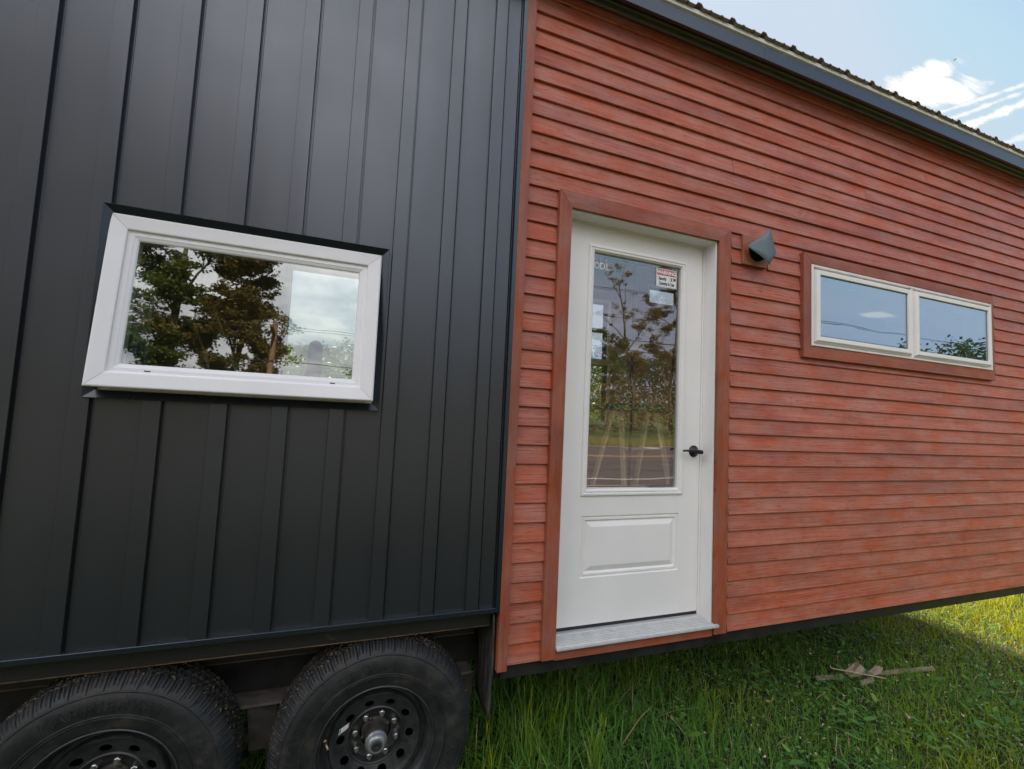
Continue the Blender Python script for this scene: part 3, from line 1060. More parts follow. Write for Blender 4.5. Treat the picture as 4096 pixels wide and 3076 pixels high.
# lever handle
hx, hz = 0.9050, 0.9465
mb = MB()
mb.lathe([(0.0, jy - 0.030), (0.012, jy - 0.030), (0.0135, jy - 0.026), (0.0140, jy - 0.020), (0.020, jy - 0.014), (0.028, jy - 0.008), (0.0325, jy - 0.003), (0.0325, jy)], 40, (hx, hz))
mb.lathe([(0.0, jy - 0.064), (0.0085, jy - 0.064), (0.0115, jy - 0.062), (0.0120, jy - 0.030), (0.0120, jy - 0.026)], 28, (hx, hz))
mb.lathe([(0.0, jy - 0.0665), (0.0055, jy - 0.0665), (0.0060, jy - 0.064)], 20, (hx, hz))
pa = []
for i in range(9):
    k = i / 8
    pa.append((hx + 0.008 - 0.112 * k, jy - 0.052 + 0.012 * k * k, hz + 0.002 + 0.008 * math.sin(k * 2.6) * 0.5))
hvs = []
hfs = []
for i, p in enumerate(pa):
    k = i / 8
    hh, tt = 0.0082 - 0.0034 * k, 0.0045
    hvs += [(p[0], p[1] - tt, p[2] - hh), (p[0], p[1] - tt, p[2] + hh * 0.7), (p[0], p[1] + tt, p[2] + hh), (p[0], p[1] + tt, p[2] - hh * 0.8)]
for i in range(8):
    for q in range(4):
        hfs.append((i * 4 + q, i * 4 + (q + 1) % 4, (i + 1) * 4 + (q + 1) % 4, (i + 1) * 4 + q))
hfs += [(3, 2, 1, 0), (32, 33, 34, 35)]
mb.add(hvs, hfs)
mb.build('lever_handle', m_handle, door, smooth=False, bevel=0.0012)
# sticker: WARNING / Security Cameras In Use
st = MB()
a0, a1, c0, c1 = 0.6375, 0.7745, 1.8365, 1.9395
sy = jy + 0.0095
st.box(a0, a1, sy, sy + 0.0006, c0, c1, 0)
st.ring(a0 + 0.0035, a1 - 0.0035, c0 + 0.0035, c1 - 0.0035, [(0, sy - 0.0002), (0.0012, sy - 0.0002)], 2)
st.add([(a0 + .006, sy - .0003, c1 - .037), (a1 - .006, sy - .0003, c1 - .037), (a1 - .006, sy - .0003, c1 - .006), (a0 + .006, sy - .0003, c1 - .006)], [(0, 1, 2, 3)], 1)


def put_text(mb, body, size, cx_, cz_, y, m, width=1.0, bold=0.0):
    vs_, fs = text_shape(body, size, width, 0.0, 3, bold)
    mb.add([(cx_ + p[0], y, cz_ + p[1]) for p in vs_], fs, m)


put_text(st, 'WARNING', 0.029, (a0 + a1) / 2, c1 - 0.0215, sy - 0.0006, 3, 0.90, 0.0011)
put_text(st, 'Security', 0.0265, a0 + 0.042, c0 + 0.047, sy - 0.0006, 2, 0.60, 0.0010)
put_text(st, 'Cameras In Use', 0.0265, (a0 + a1) / 2, c0 + 0.0205, sy - 0.0006, 2, 0.60, 0.0010)
# camera pictogram
cxk, czk = a1 - 0.030, c0 + 0.048
st.add([(cxk - .004, sy - .0006, czk - .009), (cxk + .022, sy - .0006, czk - .004), (cxk + .024, sy - .0006, czk + .008), (cxk - .002, sy - .0006, czk + .010)], [(0, 1, 2, 3)], 2)
for (ex, er, mi, dy) in ((cxk - 0.012, 0.0105, 2, 0.0006), (cxk - 0.0125, 0.0078, 0, 0.0008), (cxk - 0.003, 0.0092, 2, 0.0007), (cxk + 0.003, 0.0075, 0, 0.0008)):
    n_ = 18
    st.add([(ex + er * 0.62 * math.cos(2 * PI * i / n_), sy - dy, czk + er * math.sin(2 * PI * i / n_)) for i in range(n_)], [tuple(range(n_))], mi)
st.build('warning_sticker', [m_paper, m_red, m_ink, m_inkw], door, normals=False)
# etched glass maker's mark at the top left of the pane
mk = MB()
ly = sy
put_text(mk, 'O', 0.050, 0.2665, 1.890, ly, 0, 0.85)
put_text(mk, 'D', 0.050, 0.3000, 1.890, ly, 0, 0.85)
put_text(mk, 'L', 0.050, 0.3310, 1.890, ly, 0, 0.85)
for xx in (0.2845, 0.3180):
    mk.add([(xx - .0012, ly, 1.868), (xx + .0003, ly, 1.868), (xx + .0040, ly, 1.937), (xx + .0025, ly, 1.937)], [(0, 1, 2, 3)])
mk.build('etched_mark', m_etch, door, normals=False)

# ---- left window, an awning sash standing open at the foot
wl_ = bpy.data.objects.new('window', None)
col.objects.link(wl_)
wl_.parent = house
wl_.location = (0, 0, -GZ)
wl_['label'] = 'white awning window standing ajar in the black siding'
# outer black J-trim : outer edge stands proud, inner edge sunk
xo0, zo0 = W(-1.734, 1.0871, -0.026)
xo1, zo1 = W(-0.7745, 1.7626, -0.026)
mb = MB()
mb.ring(xo0, xo1, zo0, zo1, [(0.0, 0.0), (0.0, -0.0262), (0.0015, -0.0275), (0.0275, -0.012), (0.0290, 0.06)])
mb.build('window_flashing', m_steel2, wl_)
zh = 1.728
yt0 = -0.014
ang = math.atan2(0.062, 0.60)


def tilt(p):
    # p: (x, y out of the sash plane, z) -> swung out about the head
    dz_ = p[2] - zh
    return (p[0], yt0 + p[1] * math.cos(ang) + dz_ * math.sin(ang), zh + dz_ * math.cos(ang) - p[1] * math.sin(ang) * 1.0)


sxa, sxb = -1.7045, -0.8045
sza, szb = 1.1215, 1.728
mb = MB()
prof = [(0.006, 0.055), (0.006, 0.012), (0.0, 0.010), (0.0, 0.004), (0.0025, 0.001), (0.006, 0.0), (0.048, 0.004), (0.0515, 0.0055), (0.0525, 0.0125), (0.056, 0.0145), (0.068, 0.0145), (0.070, 0.016), (0.080, 0.020), (0.084, 0.024), (0.084, 0.055), (0.006, 0.055)]
mb.ring(sxa, sxb, sza, szb, prof, 0, tilt)
mb.build('sash', m_white, wl_)
mb = MB()
for xx in (-1.55, -0.965):
    vs_ = [tilt((x, -0.0006 + 0.0145, z)) for x, z in ((xx, sza + 0.060), (xx + 0.018, sza + 0.060), (xx + 0.018, sza + 0.064), (xx, sza + 0.064))]
    mb = MB()
    mb.add(vs_, [(0, 1, 2, 3)])
    mb.build('weep_slot', m_gasket, wl_, normals=False)
for cxs, czs, ex, ez in ((sxa, sza, 1, 1), (sxb, sza, -1, 1), (sxa, szb, 1, -1), (sxb, szb, -1, -1)):
    # welded mitre lines
    a1_ = tilt((cxs + ex * 0.006, -0.0004, czs + ez * 0.0068))
    a2_ = tilt((cxs + ex * 0.006, -0.0004, czs + ez * 0.0058))
    b1_ = tilt((cxs + ex * 0.049, 0.0038, czs + ez * 0.0494))
    b2_ = tilt((cxs + ex * 0.049, 0.0034, czs + ez * 0.0486))
    mb = MB()
    mb.add([a1_, a2_, b2_, b1_], [(0, 1, 2, 3)])
    mb.build('mitre_seam', m_gasket, wl_, normals=False)
mb = MB()
gvs = [tilt(p) for p in ((sxa + .082, .024, sza + .082), (sxb - .082, .024, sza + .082), (sxb - .082, .024, szb - .082), (sxa + .082, .024, szb - .082),
                         (sxa + .082, .028, sza + .082), (sxb - .082, .028, sza + .082), (sxb - .082, .028, szb - .082), (sxa + .082, .028, szb - .082))]
mb.add(gvs, [(0, 1, 2, 3), (7, 6, 5, 4), (0, 4, 5, 1), (1, 5, 6, 2), (2, 6, 7, 3), (3, 7, 4, 0)])
mb.build('glass', m_glass, wl_)
# fixed frame behind the sash and its putty-coloured lower lip
mb = MB()
mb.ring(-1.7035, -0.8005, 1.113, 1.736, [(0.0, 0.138), (0.0, 0.004), (0.003, 0.001), (0.012, 0.001), (0.014, 0.010), (0.020, 0.012), (0.022, 0.138)])
mb.build('window_frame', m_cream, wl_)
mb = MB()
mb.box(-1.69, -1.655, 0.16, 0.165, 1.05, 1.80)
for k in range(5):
    mb.tube([(-1.70 + k * 0.016, 0.17 + 0.006 * (k % 2), 1.80), (-1.70 + k * 0.018, 0.17 + 0.006 * (k % 2), 1.05)], 0.008, 8)
mb.build('curtain', m_cloth, wl_, smooth=True)

# ---- right pair of small windows
wr_ = bpy.data.objects.new('window', None)
col.objects.link(wr_)
wr_.parent = house
wr_.location = (0, 0, -GZ)
wr_['label'] = 'off white double slider window in red casing'
x0, z0 = W(1.6428, 1.529, TY)
x1, z1 = W(3.6556, 2.1725, TY)
xi0_, zi0_ = W(1.7240, 1.609, TY)
xi1_, zi1_ = W(3.6200, 2.112, TY)
casing('casing', x0, x1, z0, z1, xi0_ - x0, x1 - xi1_, z1 - zi1_, zi0_ - z0, TY, 0.034, wr_, (0.15, 0.6, 0.35, 0.8))
FY = -0.036
fx0, fz0 = W(1.7265, 1.6065, FY)
fx1, fz1 = W(3.6465, 2.112, FY)
mxm, _ = W(2.697, 0, FY)
mb = MB()
mb.ring(fx0, fx1, fz0, fz1, [(0.006, 0.13), (0.006, -0.019), (0.0, -0.021), (0.0, -0.026), (0.002, -0.028), (0.0045, -0.028), (0.0055, -0.026), (0.0075, -0.026), (0.0085, -0.028), (0.0115, -0.028), (0.0125, -0.024), (0.0125, 0.13)])
mb.box(mxm - 0.010, mxm + 0.010, -0.024, 0.125, fz0 + 0.0130, fz1 - 0.0130)
mb.build('window_frame', m_cream, wr_)
for k, (a, b_) in enumerate(((fx0 + 0.0135, mxm - 0.0105), (mxm + 0.0105, fx1 - 0.0135))):
    mb = MB()
    z0s, z1s = fz0 + 0.0135, fz1 - 0.0135
    mb.ring(a, b_, z0s, z1s, [(-0.001, 0.10), (-0.001, FY + 0.034), (0.0, FY + 0.034), (0.004, FY + 0.033), (0.018, FY + 0.001), (0.020, FY - 0.001), (0.023, FY - 0.002), (0.044, FY - 0.001), (0.046, FY + 0.001), (0.049, FY + 0.010), (0.049, 0.10)])
    mb.build('sash', m_cream, wr_)
    mb = MB()
    mb.box(a + 0.047, b_ - 0.047, FY + 0.009, FY + 0.013, z0s + 0.047, z1s - 0.047)
    mb.build('glass', m_glasss, wr_)
    mb = MB()
    mb.ring(a + 0.0480, b_ - 0.0480, z0s + 0.0480, z1s - 0.0480, [(0.0, FY + 0.0085), (0.0045, FY + 0.0085)])
    mb.build('gasket', m_gasket, wr_)

# ---- windows in the far wall, seen through the glass; B_D and B_E stay unseen, added for daylight
for k, h in enumerate((B_A, B_B1, B_B2, B_C, B_D, B_E)):
    wb_ = MB()
    wb_.ring(h[0] - 0.03, h[1] + 0.03, h[2] - 0.03, h[3] + 0.03, [(0.0, 2.349), (0.0, 2.335), (0.030, 2.335), (0.030, 2.452)])
    if k == 1:
        wb_.box(h[0], h[1], 2.36, 2.40, 2.053, 2.098)
    o = wb_.build('window', m_cream, house)
    g_ = MB()
    g_.box(h[0], h[1], 2.41, 2.414, h[2], h[3])
    g_.build('pane', glass('far_pane_%d' % k, 0.08, (0.9, 0.93, 0.92)) if k == 0 else bpy.data.materials['far_pane_0'], o)

# ---- dryer vent hood on its block
vent = bpy.data.objects.new('vent_hood', None)
col.objects.link(vent)
vent.parent = house
vent.location = (0, 0, -GZ)
bx0, bz0 = W(1.1585, 2.0195, -0.012)
bx1, bz1 = W(1.3430, 2.1905, -0.012)
mb = MB()
mb.box(bx0, bx1, -0.012, 0.034, bz0, bz1, 0, 0.35)
mb.build('mounting_block', m_block, vent, bevel=0.0015)
mb = MB()
vcx, vcz = 1.246, 2.100
mb.lathe([(0.058, -0.0125), (0.058, -0.050), (0.050, -0.050), (0.050, -0.02), (0.0, -0.02)], 36, (vcx, vcz))
mb.build('duct', m_black, vent, smooth=False)
# diamond sheet folded about its upright diagonal
hv, hf = [], []
n_ = 20
hw, hh = 0.110, 0.104


def hood_y(s_):
    a_ = abs(s_)
    # rounded nose then straight wings swept back
    return -0.096 + (0.5 * a_ * a_ / 0.22 if a_ < 0.22 else 0.11 + (a_ - 0.22)) * 0.052


for side in (0, 1):
    for i in range(2 * n_ + 1):
        s_ = (i - n_) / n_
        for q in (-1, -0.5, 0, 0.5, 1):
            bow = 1 - 0.10 * math.sin(PI * abs(s_))
            hgt = hh * (1 - abs(s_)) * bow + 0.0006
            hv.append((vcx + hw * s_ * 0.98, hood_y(s_) + side * 0.0014, vcz + hgt * q))
k5 = 5
tot = (2 * n_ + 1) * k5
for side in (0, 1):
    o_ = side * tot
    for i in range(2 * n_):
        for q in range(4):
            hf.append((o_ + i * k5 + q, o_ + (i + 1) * k5 + q, o_ + (i + 1) * k5 + q + 1, o_ + i * k5 + q + 1))
for i in range(2 * n_):
    for q in (0, 4):
        hf.append((i * k5 + q, (i + 1) * k5 + q, tot + (i + 1) * k5 + q, tot + i * k5 + q))
mb = MB()
mb.add(hv, hf)
o = mb.build('hood', m_hood, vent, smooth=True)

# ---- roof edge
roof = bpy.data.objects.new('roof', None)
col.objects.link(roof)
roof.parent = house
roof.location = (0, 0, -GZ)
RX0, RX1 = -3.75, 4.40
mb = MB()
for xa, xb in ((RX0, 1.1855), (1.1870, RX1)):
    mb.prism([(-0.107, 3.1735), (-0.109, 3.1755), (-0.109, 3.2500), (-0.107, 3.2520), (-0.090, 3.2520), (-0.090, 3.1860), (-0.094, 3.1735)], 'x', xa, xb)
mb.build('fascia', m_steel2, roof)
mb = MB()
mb.prism([(-0.0130, 3.2055), (-0.0150, 3.2070), (-0.0150, 3.2200), (-0.0180, 3.2300), (-0.026, 3.2357), (0.0, 3.2357), (0.0, 3.2055)], 'x', RX0, RX1)
mb.build('soffit_trim', m_cove, roof)
mb = MB()
mb.box(RX0, RX1, -0.0895, 0.035, 3.2360, 3.2480)
mb.build('soffit', m_soffit, roof)
mb = MB()
for xa, xb in ((RX0, 0.838), (0.8395, 3.735), (3.7365, RX1)):
    mb.prism([(-0.113, 3.2620), (-0.1145, 3.2635), (-0.1115, 3.2885), (-0.090, 3.2900), (-0.090, 3.2540), (-0.095, 3.2540)], 'x', xa, xb)
mb.build('drip_edge', m_drip, roof)
# ribbed sheet
RP = 0.2286
rx_first = 0.70 - RP * 20
prof = []
x = rx_first
ys_, slope = -0.132, math.tan(math.radians(3.5))
while x < RX1:
    prof += [(x - 0.026, 0.0), (x - 0.012, 0.0190), (x + 0.012, 0.0190), (x + 0.026, 0.0)]
    for q in (0.076, 0.152):
        prof += [(x + q - 0.012, 0.0), (x + q - 0.006, 0.0055), (x + q + 0.006, 0.0055), (x + q + 0.012, 0.0)]
    x += RP
prof = [p for p in prof if RX0 < p[0] < RX1]
ZR = 3.2900
vs_, fs = [], []
TH = 0.0012
for (yy_, lift) in ((ys_, 0), (HY1 + 0.1, (HY1 + 0.1 - ys_) * slope)):
    for px_, pz_ in prof:
        vs_.append((px_, yy_, ZR + pz_ + lift))
k = len(prof)
for i in range(k - 1):
    fs.append((i, i + 1, k + i + 1, k + i))
mb = MB()
mb.add(vs_, fs)
# underside/edge return gives the sheet its visible lip
vs2 = [(p[0], p[1], p[2] - TH * 3) for p in vs_]
mb.add(vs2, fs)
mb.add([vs_[i] for i in range(k)] + [vs2[i] for i in range(k)], [(i, i + 1, k + i + 1, k + i) for i in range(k - 1)])
mb.build('roof_sheet', m_roofpan, roof, normals=False)

# ---- chassis
chs = bpy.data.objects.new('trailer_frame', None)
col.objects.link(chs)
chs.parent = house
chs.location = (0, 0, -GZ)
mb = MB()
mb.box(-0.19, HX1, 0.022, 0.072, -0.0625, 0.0015)
mb.box(-0.2125, -0.1905, 0.036, 0.32, -0.062, 0.2435)
mb.build('side_rail', m_frame, chs, bevel=0.002)
for xx in (2.675, 3.219, 3.756):
    mb = MB()
    vs_, fs = [], []
    for j in range(5):
        a = j / 4 * PI / 2
        for i in range(14):
            b_ = 2 * PI * i / 14
            vs_.append((xx + 0.020 * math.cos(a) * math.cos(b_), 0.045 + 0.020 * math.cos(a) * math.sin(b_), -0.0627 - 0.009 * math.sin(a)))
    for j in range(4):
        for i in range(14):
            fs.append((j * 14 + i, j * 14 + (i + 1) % 14, (j + 1) * 14 + (i + 1) % 14, (j + 1) * 14 + i))
    mb.add(vs_, fs)
    mb.build('bolt_head', m_frame, chs, smooth=True)
# angle iron just behind the base trim, and the main beam
mb = MB()
mb.box(HX0, -0.24, 0.04, 0.052, 0.170, 0.2435, 0)
mb.box(HX0, -0.24, 0.0385, 0.054, 0.1660, 0.1695, 1)
mb.build('angle_iron', [m_rust, m_rustedge], chs)
mb = MB()
mb.box(HX0, HX1 - 0.1, 0.215, 0.315, 0.090, 0.098, 0)
mb.box(HX0, -0.262, 0.213, 0.219, 0.062, 0.0895, 0)
mb.box(HX0, -0.262, 0.212, 0.2195, 0.058, 0.0617, 1)
mb.box(HX0, HX1 - 0.1, 0.300, 0.314, -0.110, 0.0895, 2)
mb.box(HX0, -0.262, 0.205, 0.330, -0.122, -0.1105, 3)
mb.build('main_beam', [m_rust, m_rustedge, m_frame, m_beamflange], chs)
mb = MB()
# hanger between the wheels, equaliser, leaf springs, axles
for xc_ in (-1.135, -0.30, -1.97):
    mb.prism([(xc_ - 0.055, -0.1225), (xc_ + 0.055, -0.1225), (xc_ + 0.04, -0.30), (xc_ - 0.04, -0.30)], 'y', 0.225, 0.235, 0)
    mb.prism([(xc_ - 0.055, -0.1225), (xc_ + 0.055, -0.1225), (xc_ + 0.04, -0.30), (xc_ - 0.04, -0.30)], 'y', 0.285, 0.295, 0)
eq = []
for i in range(13):
    k_ = (i - 6) / 6
    eq.append((-1.135 + 0.17 * k_, -0.235 - 0.060 * k_ * k_))
eqo = [(p[0], p[1] - 0.030 + 0.012 * abs((i - 6) / 6)) for i, p in enumerate(eq)]
mb.prism(eq + eqo[::-1], 'y', 0.236, 0.284, 1)
for xc_ in (-0.698, -1.574):
    for lv in range(4):
        L_ = 0.31 - 0.055 * lv
        p1 = [(xc_ + L_ * (i - 6) / 6, -0.300 - 0.012 * lv + 0.055 * ((i - 6) / 6 * L_ / 0.31) ** 2) for i in range(13)]
        p2 = [(a_, b__ - 0.009) for a_, b__ in p1]
        mb.prism(p1 + p2[::-1], 'y', 0.238, 0.282, 1)
mb.build('suspension', [m_hanger, m_hanger], chs)
mb = MB()
for xc_ in (-0.698, -1.574):
    mb.tube([(xc_, 0.16, -0.225), (xc_, 2.2, -0.225)], 0.038, 16)
mb.build('axle', m_frame, chs)
mb = MB()
for yy_ in (2.1,):
    mb.box(HX0, HX1 - 0.1, yy_, yy_ + 0.1, -0.122, 0.0)
for xx in (-3.0, -2.2, 0.1, 0.9, 1.7, 2.5, 3.3, 4.1):
    mb.box(xx, xx + 0.05, 0.35, 2.09, -0.06, -0.001)
mb.build('cross_member', m_frame, chs)
mb = MB()
nf = 12
vs_, fs = [], []
for j in range(nf + 1):
    z = 0.226 - (0.226 + 0.205) * j / nf
    for i in range(7):
        y = 0.002 + 0.228 * i / 6
        vs_.append((-0.238 + 0.006 * math.sin(i * 0.9 + j * 0.25) - 0.004 * (j / nf) ** 2, y, z))
for j in range(nf):
    for i in range(6):
        fs.append((j * 7 + i, j * 7 + i + 1, (j + 1) * 7 + i + 1, (j + 1) * 7 + i))
mb.add(vs_, fs)
m_flap = speckled('scuffed_rubber_flap', (0.012, 0.012, 0.012), (0.075, 0.070, 0.060), 1, (0.5, 0.8), 0, 0.3, 60)
t, b = P(m_flap)
f = noise(t, objco(t, (60, 60, 7)), 1.0, 7, 0.75)
t.links.new(ramp(t, f, [(0.46, (0.012, 0.012, 0.012)), (0.70, (0.12, 0.11, 0.09))]), b.inputs['Base Color'])
o = mb.build('mud_flap', m_flap, chs, smooth=True, normals=False)
sm = o.modifiers.new('thick', 'SOLIDIFY')
sm.thickness = 0.006

# ---- wheels
WC = (-0.698, -0.225)


def tyre_mesh():
    prof = [(0.215, 0.030), (0.2215, 0.012), (0.226, 0.004), (0.233, 0.001), (0.240, 0.000), (0.250, -0.003), (0.262, -0.0055), (0.2655, -0.0095), (0.268, -0.0095),
            (0.2695, -0.0065), (0.272, -0.0065), (0.2735, -0.0100), (0.276, -0.0100), (0.2775, -0.0080), (0.290, -0.0100), (0.305, -0.0115), (0.320, -0.0110),
            (0.333, -0.0085), (0.343, -0.0045), (0.347, -0.0060), (0.350, -0.0045)]
    sh = [(0.352, -0.0040), (0.358, 0.0005), (0.364, 0.0060), (0.371, 0.0130), (0.377, 0.0200), (0.3825, 0.0275), (0.3865, 0.0350)]
    cr = [(0.389, 0.0420), (0.3900, 0.0500), (0.3905, 0.0520), (0.3810, 0.0530), (0.3810, 0.0600), (0.3915, 0.0610), (0.3925, 0.080), (0.3930, 0.0820), (0.3830, 0.0830), (0.3830, 0.0900),
          (0.3935, 0.0910), (0.3940, 0.105), (0.3935, 0.1190), (0.3830, 0.1200), (0.3830, 0.1270), (0.3930, 0.1280), (0.3925, 0.130), (0.3915, 0.1490), (0.381, 0.150), (0.381, 0.157), (0.3905, 0.158), (0.389, 0.168)]
    back = [(0.375, 0.19), (0.35, 0.213), (0.31, 0.221), (0.26, 0.215), (0.22, 0.19)]
    P_ = prof + sh + cr + back
    n1, n2, n3 = len(prof), len(prof) + len(sh), len(prof) + len(sh) + len(cr)
    n = 720
    vs_, fs = [], []
    k = len(P_)
    for i in range(n):
        a = 2 * PI * i / n
        bl = (i / 7.5) % 1.0       # shoulder lugs
        bi = int(i / 7.5)
        for q, (r, y) in enumerate(P_):
            rr_, yy_ = r, y
            if n1 <= q < n2:
                d = 0.0
                long_ = (bi % 2 == 0)
                if bl < 0.13 and (long_ or q > n1 + 2):
                    d = 0.0036 if q > n1 + 1 else 0.0018
                elif 0.52 < bl < 0.64 and q > n1 + 1:
                    d = 0.0022
                rr_ -= d
                yy_ += d * 0.8
            elif n2 <= q < n3:
                sk = ((i + (q - n2) * 1.0) / 7.5) % 1.0
                if sk < 0.22 and r > 0.385:
                    rr_ -= 0.0075
                elif 0.5 < sk < 0.6 and r > 0.385:
                    rr_ -= 0.003
            rr_ += 0.0008 * mnoise.noise(Vector((math.cos(a) * 9, math.sin(a) * 9, q)))
            vs_.append((rr_ * math.cos(a), yy_, rr_ * math.sin(a)))
    for i in range(n):
        j = (i + 1) % n
        for q in range(k - 1):
            fs.append((i * k + q, i * k + q + 1, j * k + q + 1, j * k + q))
    return vs_, fs


def side_y(r):
    pts = [(0.250, -0.003), (0.262, -0.0055), (0.2775, -0.0080), (0.290, -0.0100), (0.305, -0.0115), (0.320, -0.0110), (0.333, -0.0085), (0.343, -0.0045)]
    for (r0, y0), (r1, y1) in zip(pts[:-1], pts[1:]):
        if r0 <= r <= r1:
            return y0 + (y1 - y0) * (r - r0) / (r1 - r0)
    return -0.005


def arc_text(mb, body, size, rad, deg, width=1.0, slant=0.0, depth=0.0012):
    """raised lettering round the sidewall, centred at deg (counter-clockwise from +x)"""
    vs_, fs = text_shape(body, size, width, depth, 4, 0.0)
    out = []
    for x, y, z in vs_:
        x += slant * y
        a = math.radians(deg) - x / rad
        r = rad + y
        out.append((r * math.cos(a), side_y(r) - 0.0008 - (0.0012 if z > 0 else -0.003), r * math.sin(a)))
    mb.add(out, fs, 0)


def make_wheel(loc, text_rot, label=None):
    wh = bpy.data.objects.new('wheel', None)
    col.objects.link(wh)
    wh.parent = chs.parent
    wh.location = (loc[0], 0, loc[1] - GZ)
    if label:
        wh['label'] = label
    return wh


wh1 = make_wheel(WC, 0)
ty = MB()
ty.add(*tyre_mesh())
o = ty.build('tyre', m_tyre, wh1, smooth=False, normals=True)
o.data.polygons.foreach_set('use_smooth', [True] * len(o.data.polygons))
es = o.modifiers.new('edges', 'EDGE_SPLIT')
es.split_angle = math.radians(32)
lt = MB()
for (bd, sz_, rd_, dg_, wd_, sl_) in (('KARRIER', 0.050, 0.306, 189, 1.28, 0.25), ('KR35', 0.046, 0.308, 154, 1.15, 0.0),
                                      ('ST235/80R16', 0.036, 0.309, 100, 1.15, 0.0), ('10PR', 0.036, 0.308, 29, 1.1, 0.0), ('KARRIER', 0.050, 0.306, 329, 1.28, 0.25)):
    lt = MB()
    arc_text(lt, bd, sz_, rd_, dg_, wd_, sl_, 0.002)
    lt.build('tyre_lettering', m_tyre, wh1, normals=False)
# rim: lathe with a ring of ten round hand holes
rm = MB()
rm.lathe([(0.2235, 0.010), (0.2265, 0.004), (0.2262, -0.0005), (0.2235, -0.0022), (0.2205, -0.0010), (0.2190, 0.004), (0.2170, 0.016), (0.2110, 0.022), (0.2060, 0.030), (0.2020, 0.058),
          (0.196, 0.066), (0.188, 0.069), (0.1815, 0.066), (0.1785, 0.052), (0.1765, 0.043), (0.1735, 0.0395), (0.1690, 0.0415), (0.160, 0.0475)], 120, (0, 0))


def disc_y(r):
    return 0.0475 + (0.160 - r) / (0.160 - 0.112) * 0.0195


r_in, r_out, ne = 0.112, 0.160, 8
for hk in range(10):
    a0_ = math.radians(104 + 36 * hk)
    half = math.radians(18)
    outer = []
    for s_ in range(ne):
        outer.append((r_in, -half + 2 * half * s_ / ne))
    for s_ in range(ne):
        outer.append((r_in + (r_out - r_in) * s_ / ne, half))
    for s_ in range(ne):
        outer.append((r_out, half - 2 * half * s_ / ne))
    for s_ in range(ne):
        outer.append((r_out - (r_out - r_in) * s_ / ne, -half))
    ring_o, ring_i, ring_b = [], [], []
    nn_ = len(outer)
    for (r, da) in outer:
        ring_o.append((r * math.cos(a0_ + da), disc_y(r), r * math.sin(a0_ + da)))
        x_, y_ = (r * math.cos(da) - 0.1345), r * math.sin(da)
        an = math.atan2(y_ / 1.6, x_)
        hx_, hy_ = 0.1345 + 0.0155 * math.cos(an), 0.0185 * math.sin(an)
        rr_ = math.hypot(hx_, hy_)
        aa = a0_ + math.atan2(hy_, hx_)
        ring_i.append((rr_ * math.cos(aa), disc_y(rr_), rr_ * math.sin(aa)))
        ring_b.append((rr_ * math.cos(aa), disc_y(rr_) + 0.009, rr_ * math.sin(aa)))
    fs = []
    for i in range(nn_):
        j = (i + 1) % nn_
        fs.append((i, j, nn_ + j, nn_ + i))
        fs.append((nn_ + i, nn_ + j, 2 * nn_ + j, 2 * nn_ + i))
    rm.add(ring_o + ring_i + ring_b, fs)
rm.lathe([(0.112, 0.067), (0.1095, 0.0655), (0.1070, 0.0640), (0.1035, 0.0660), (0.1010, 0.074), (0.0980, 0.0900), (0.092, 0.0945), (0.064, 0.0950), (0.0615, 0.0965), (0.0615, 0.108)], 96, (0, 0))
o = rm.build('rim', m_rim, wh1, smooth=True)
es = o.modifiers.new('edges', 'EDGE_SPLIT')
es.split_angle = math.radians(50)
bk = MB()
bk.lathe([(0.19, 0.135), (0.06, 0.135), (0.0, 0.14)], 48, (0, 0))
bk.build('brake_drum', m_black, wh1)
hb = MB()
hb.lathe([(0.0560, 0.110), (0.0560, 0.098), (0.0500, 0.094), (0.0440, 0.088), (0.0425, 0.070), (0.0425, 0.032), (0.0410, 0.029)], 40, (0, 0))
for i in range(4):
    a = math.radians(22 + 90 * i)
    hb.tube([(0.052 * math.cos(a), 0.108, 0.052 * math.sin(a)), (0.052 * math.cos(a), 0.090, 0.052 * math.sin(a))], 0.009, 10)
hb.build('hub', m_hubc, wh1, smooth=True)
hc = MB()
hc.lathe([(0.0420, 0.031), (0.0430, 0.027), (0.0430, 0.024), (0.0395, 0.022), (0.0370, 0.012), (0.0335, 0.005), (0.0290, 0.0015), (0.0220, 0.0), (0.0200, 0.001)], 44, (0, 0))
hc.lathe([(0.0203, 0.0008), (0.0195, -0.0015), (0.0160, -0.0030), (0.0070, -0.0035), (0.0055, -0.0020), (0.0, -0.0020)], 36, (0, 0), 1)
hc.build('hub_cap', [m_capgrey, m_gasket], wh1, smooth=True)
for i in range(8):
    a = math.radians(76 + 45 * i)
    ln_ = MB()
    R_ = 0.0825
    prof = [(0.0, 0.0), (0.0062, 0.0), (0.0068, 0.001), (0.0068, 0.010)]
    ln_.lathe(prof, 14, (R_ * math.cos(a), R_ * math.sin(a)))
    ln_.v = [(p[0], p[1] + 0.0560, p[2]) for p in ln_.v]
    hx_ = []
    for yy_, rr_ in ((0.0650, 0.0088), (0.0665, 0.0110), (0.0875, 0.0110), (0.0935, 0.0130), (0.0950, 0.0130)):
        for q in range(6):
            b_ = a + q * PI / 3
            hx_.append((R_ * math.cos(a) + rr_ * math.cos(b_), yy_, R_ * math.sin(a) + rr_ * math.sin(b_)))
    fs = [tuple(range(6))] + [(r_ * 6 + q, r_ * 6 + (q + 1) % 6, (r_ + 1) * 6 + (q + 1) % 6, (r_ + 1) * 6 + q) for r_ in range(4) for q in range(6)]
    ln_.add(hx_, fs)
    ln_.build('lug_nut', m_chrome, wh1)
vl = MB()
va = math.radians(176)
vl.tube([(0.193 * math.cos(va), 0.068, 0.193 * math.sin(va)), (0.190 * math.cos(va), 0.055, 0.190 * math.sin(va))], [0.010, 0.009], 14)
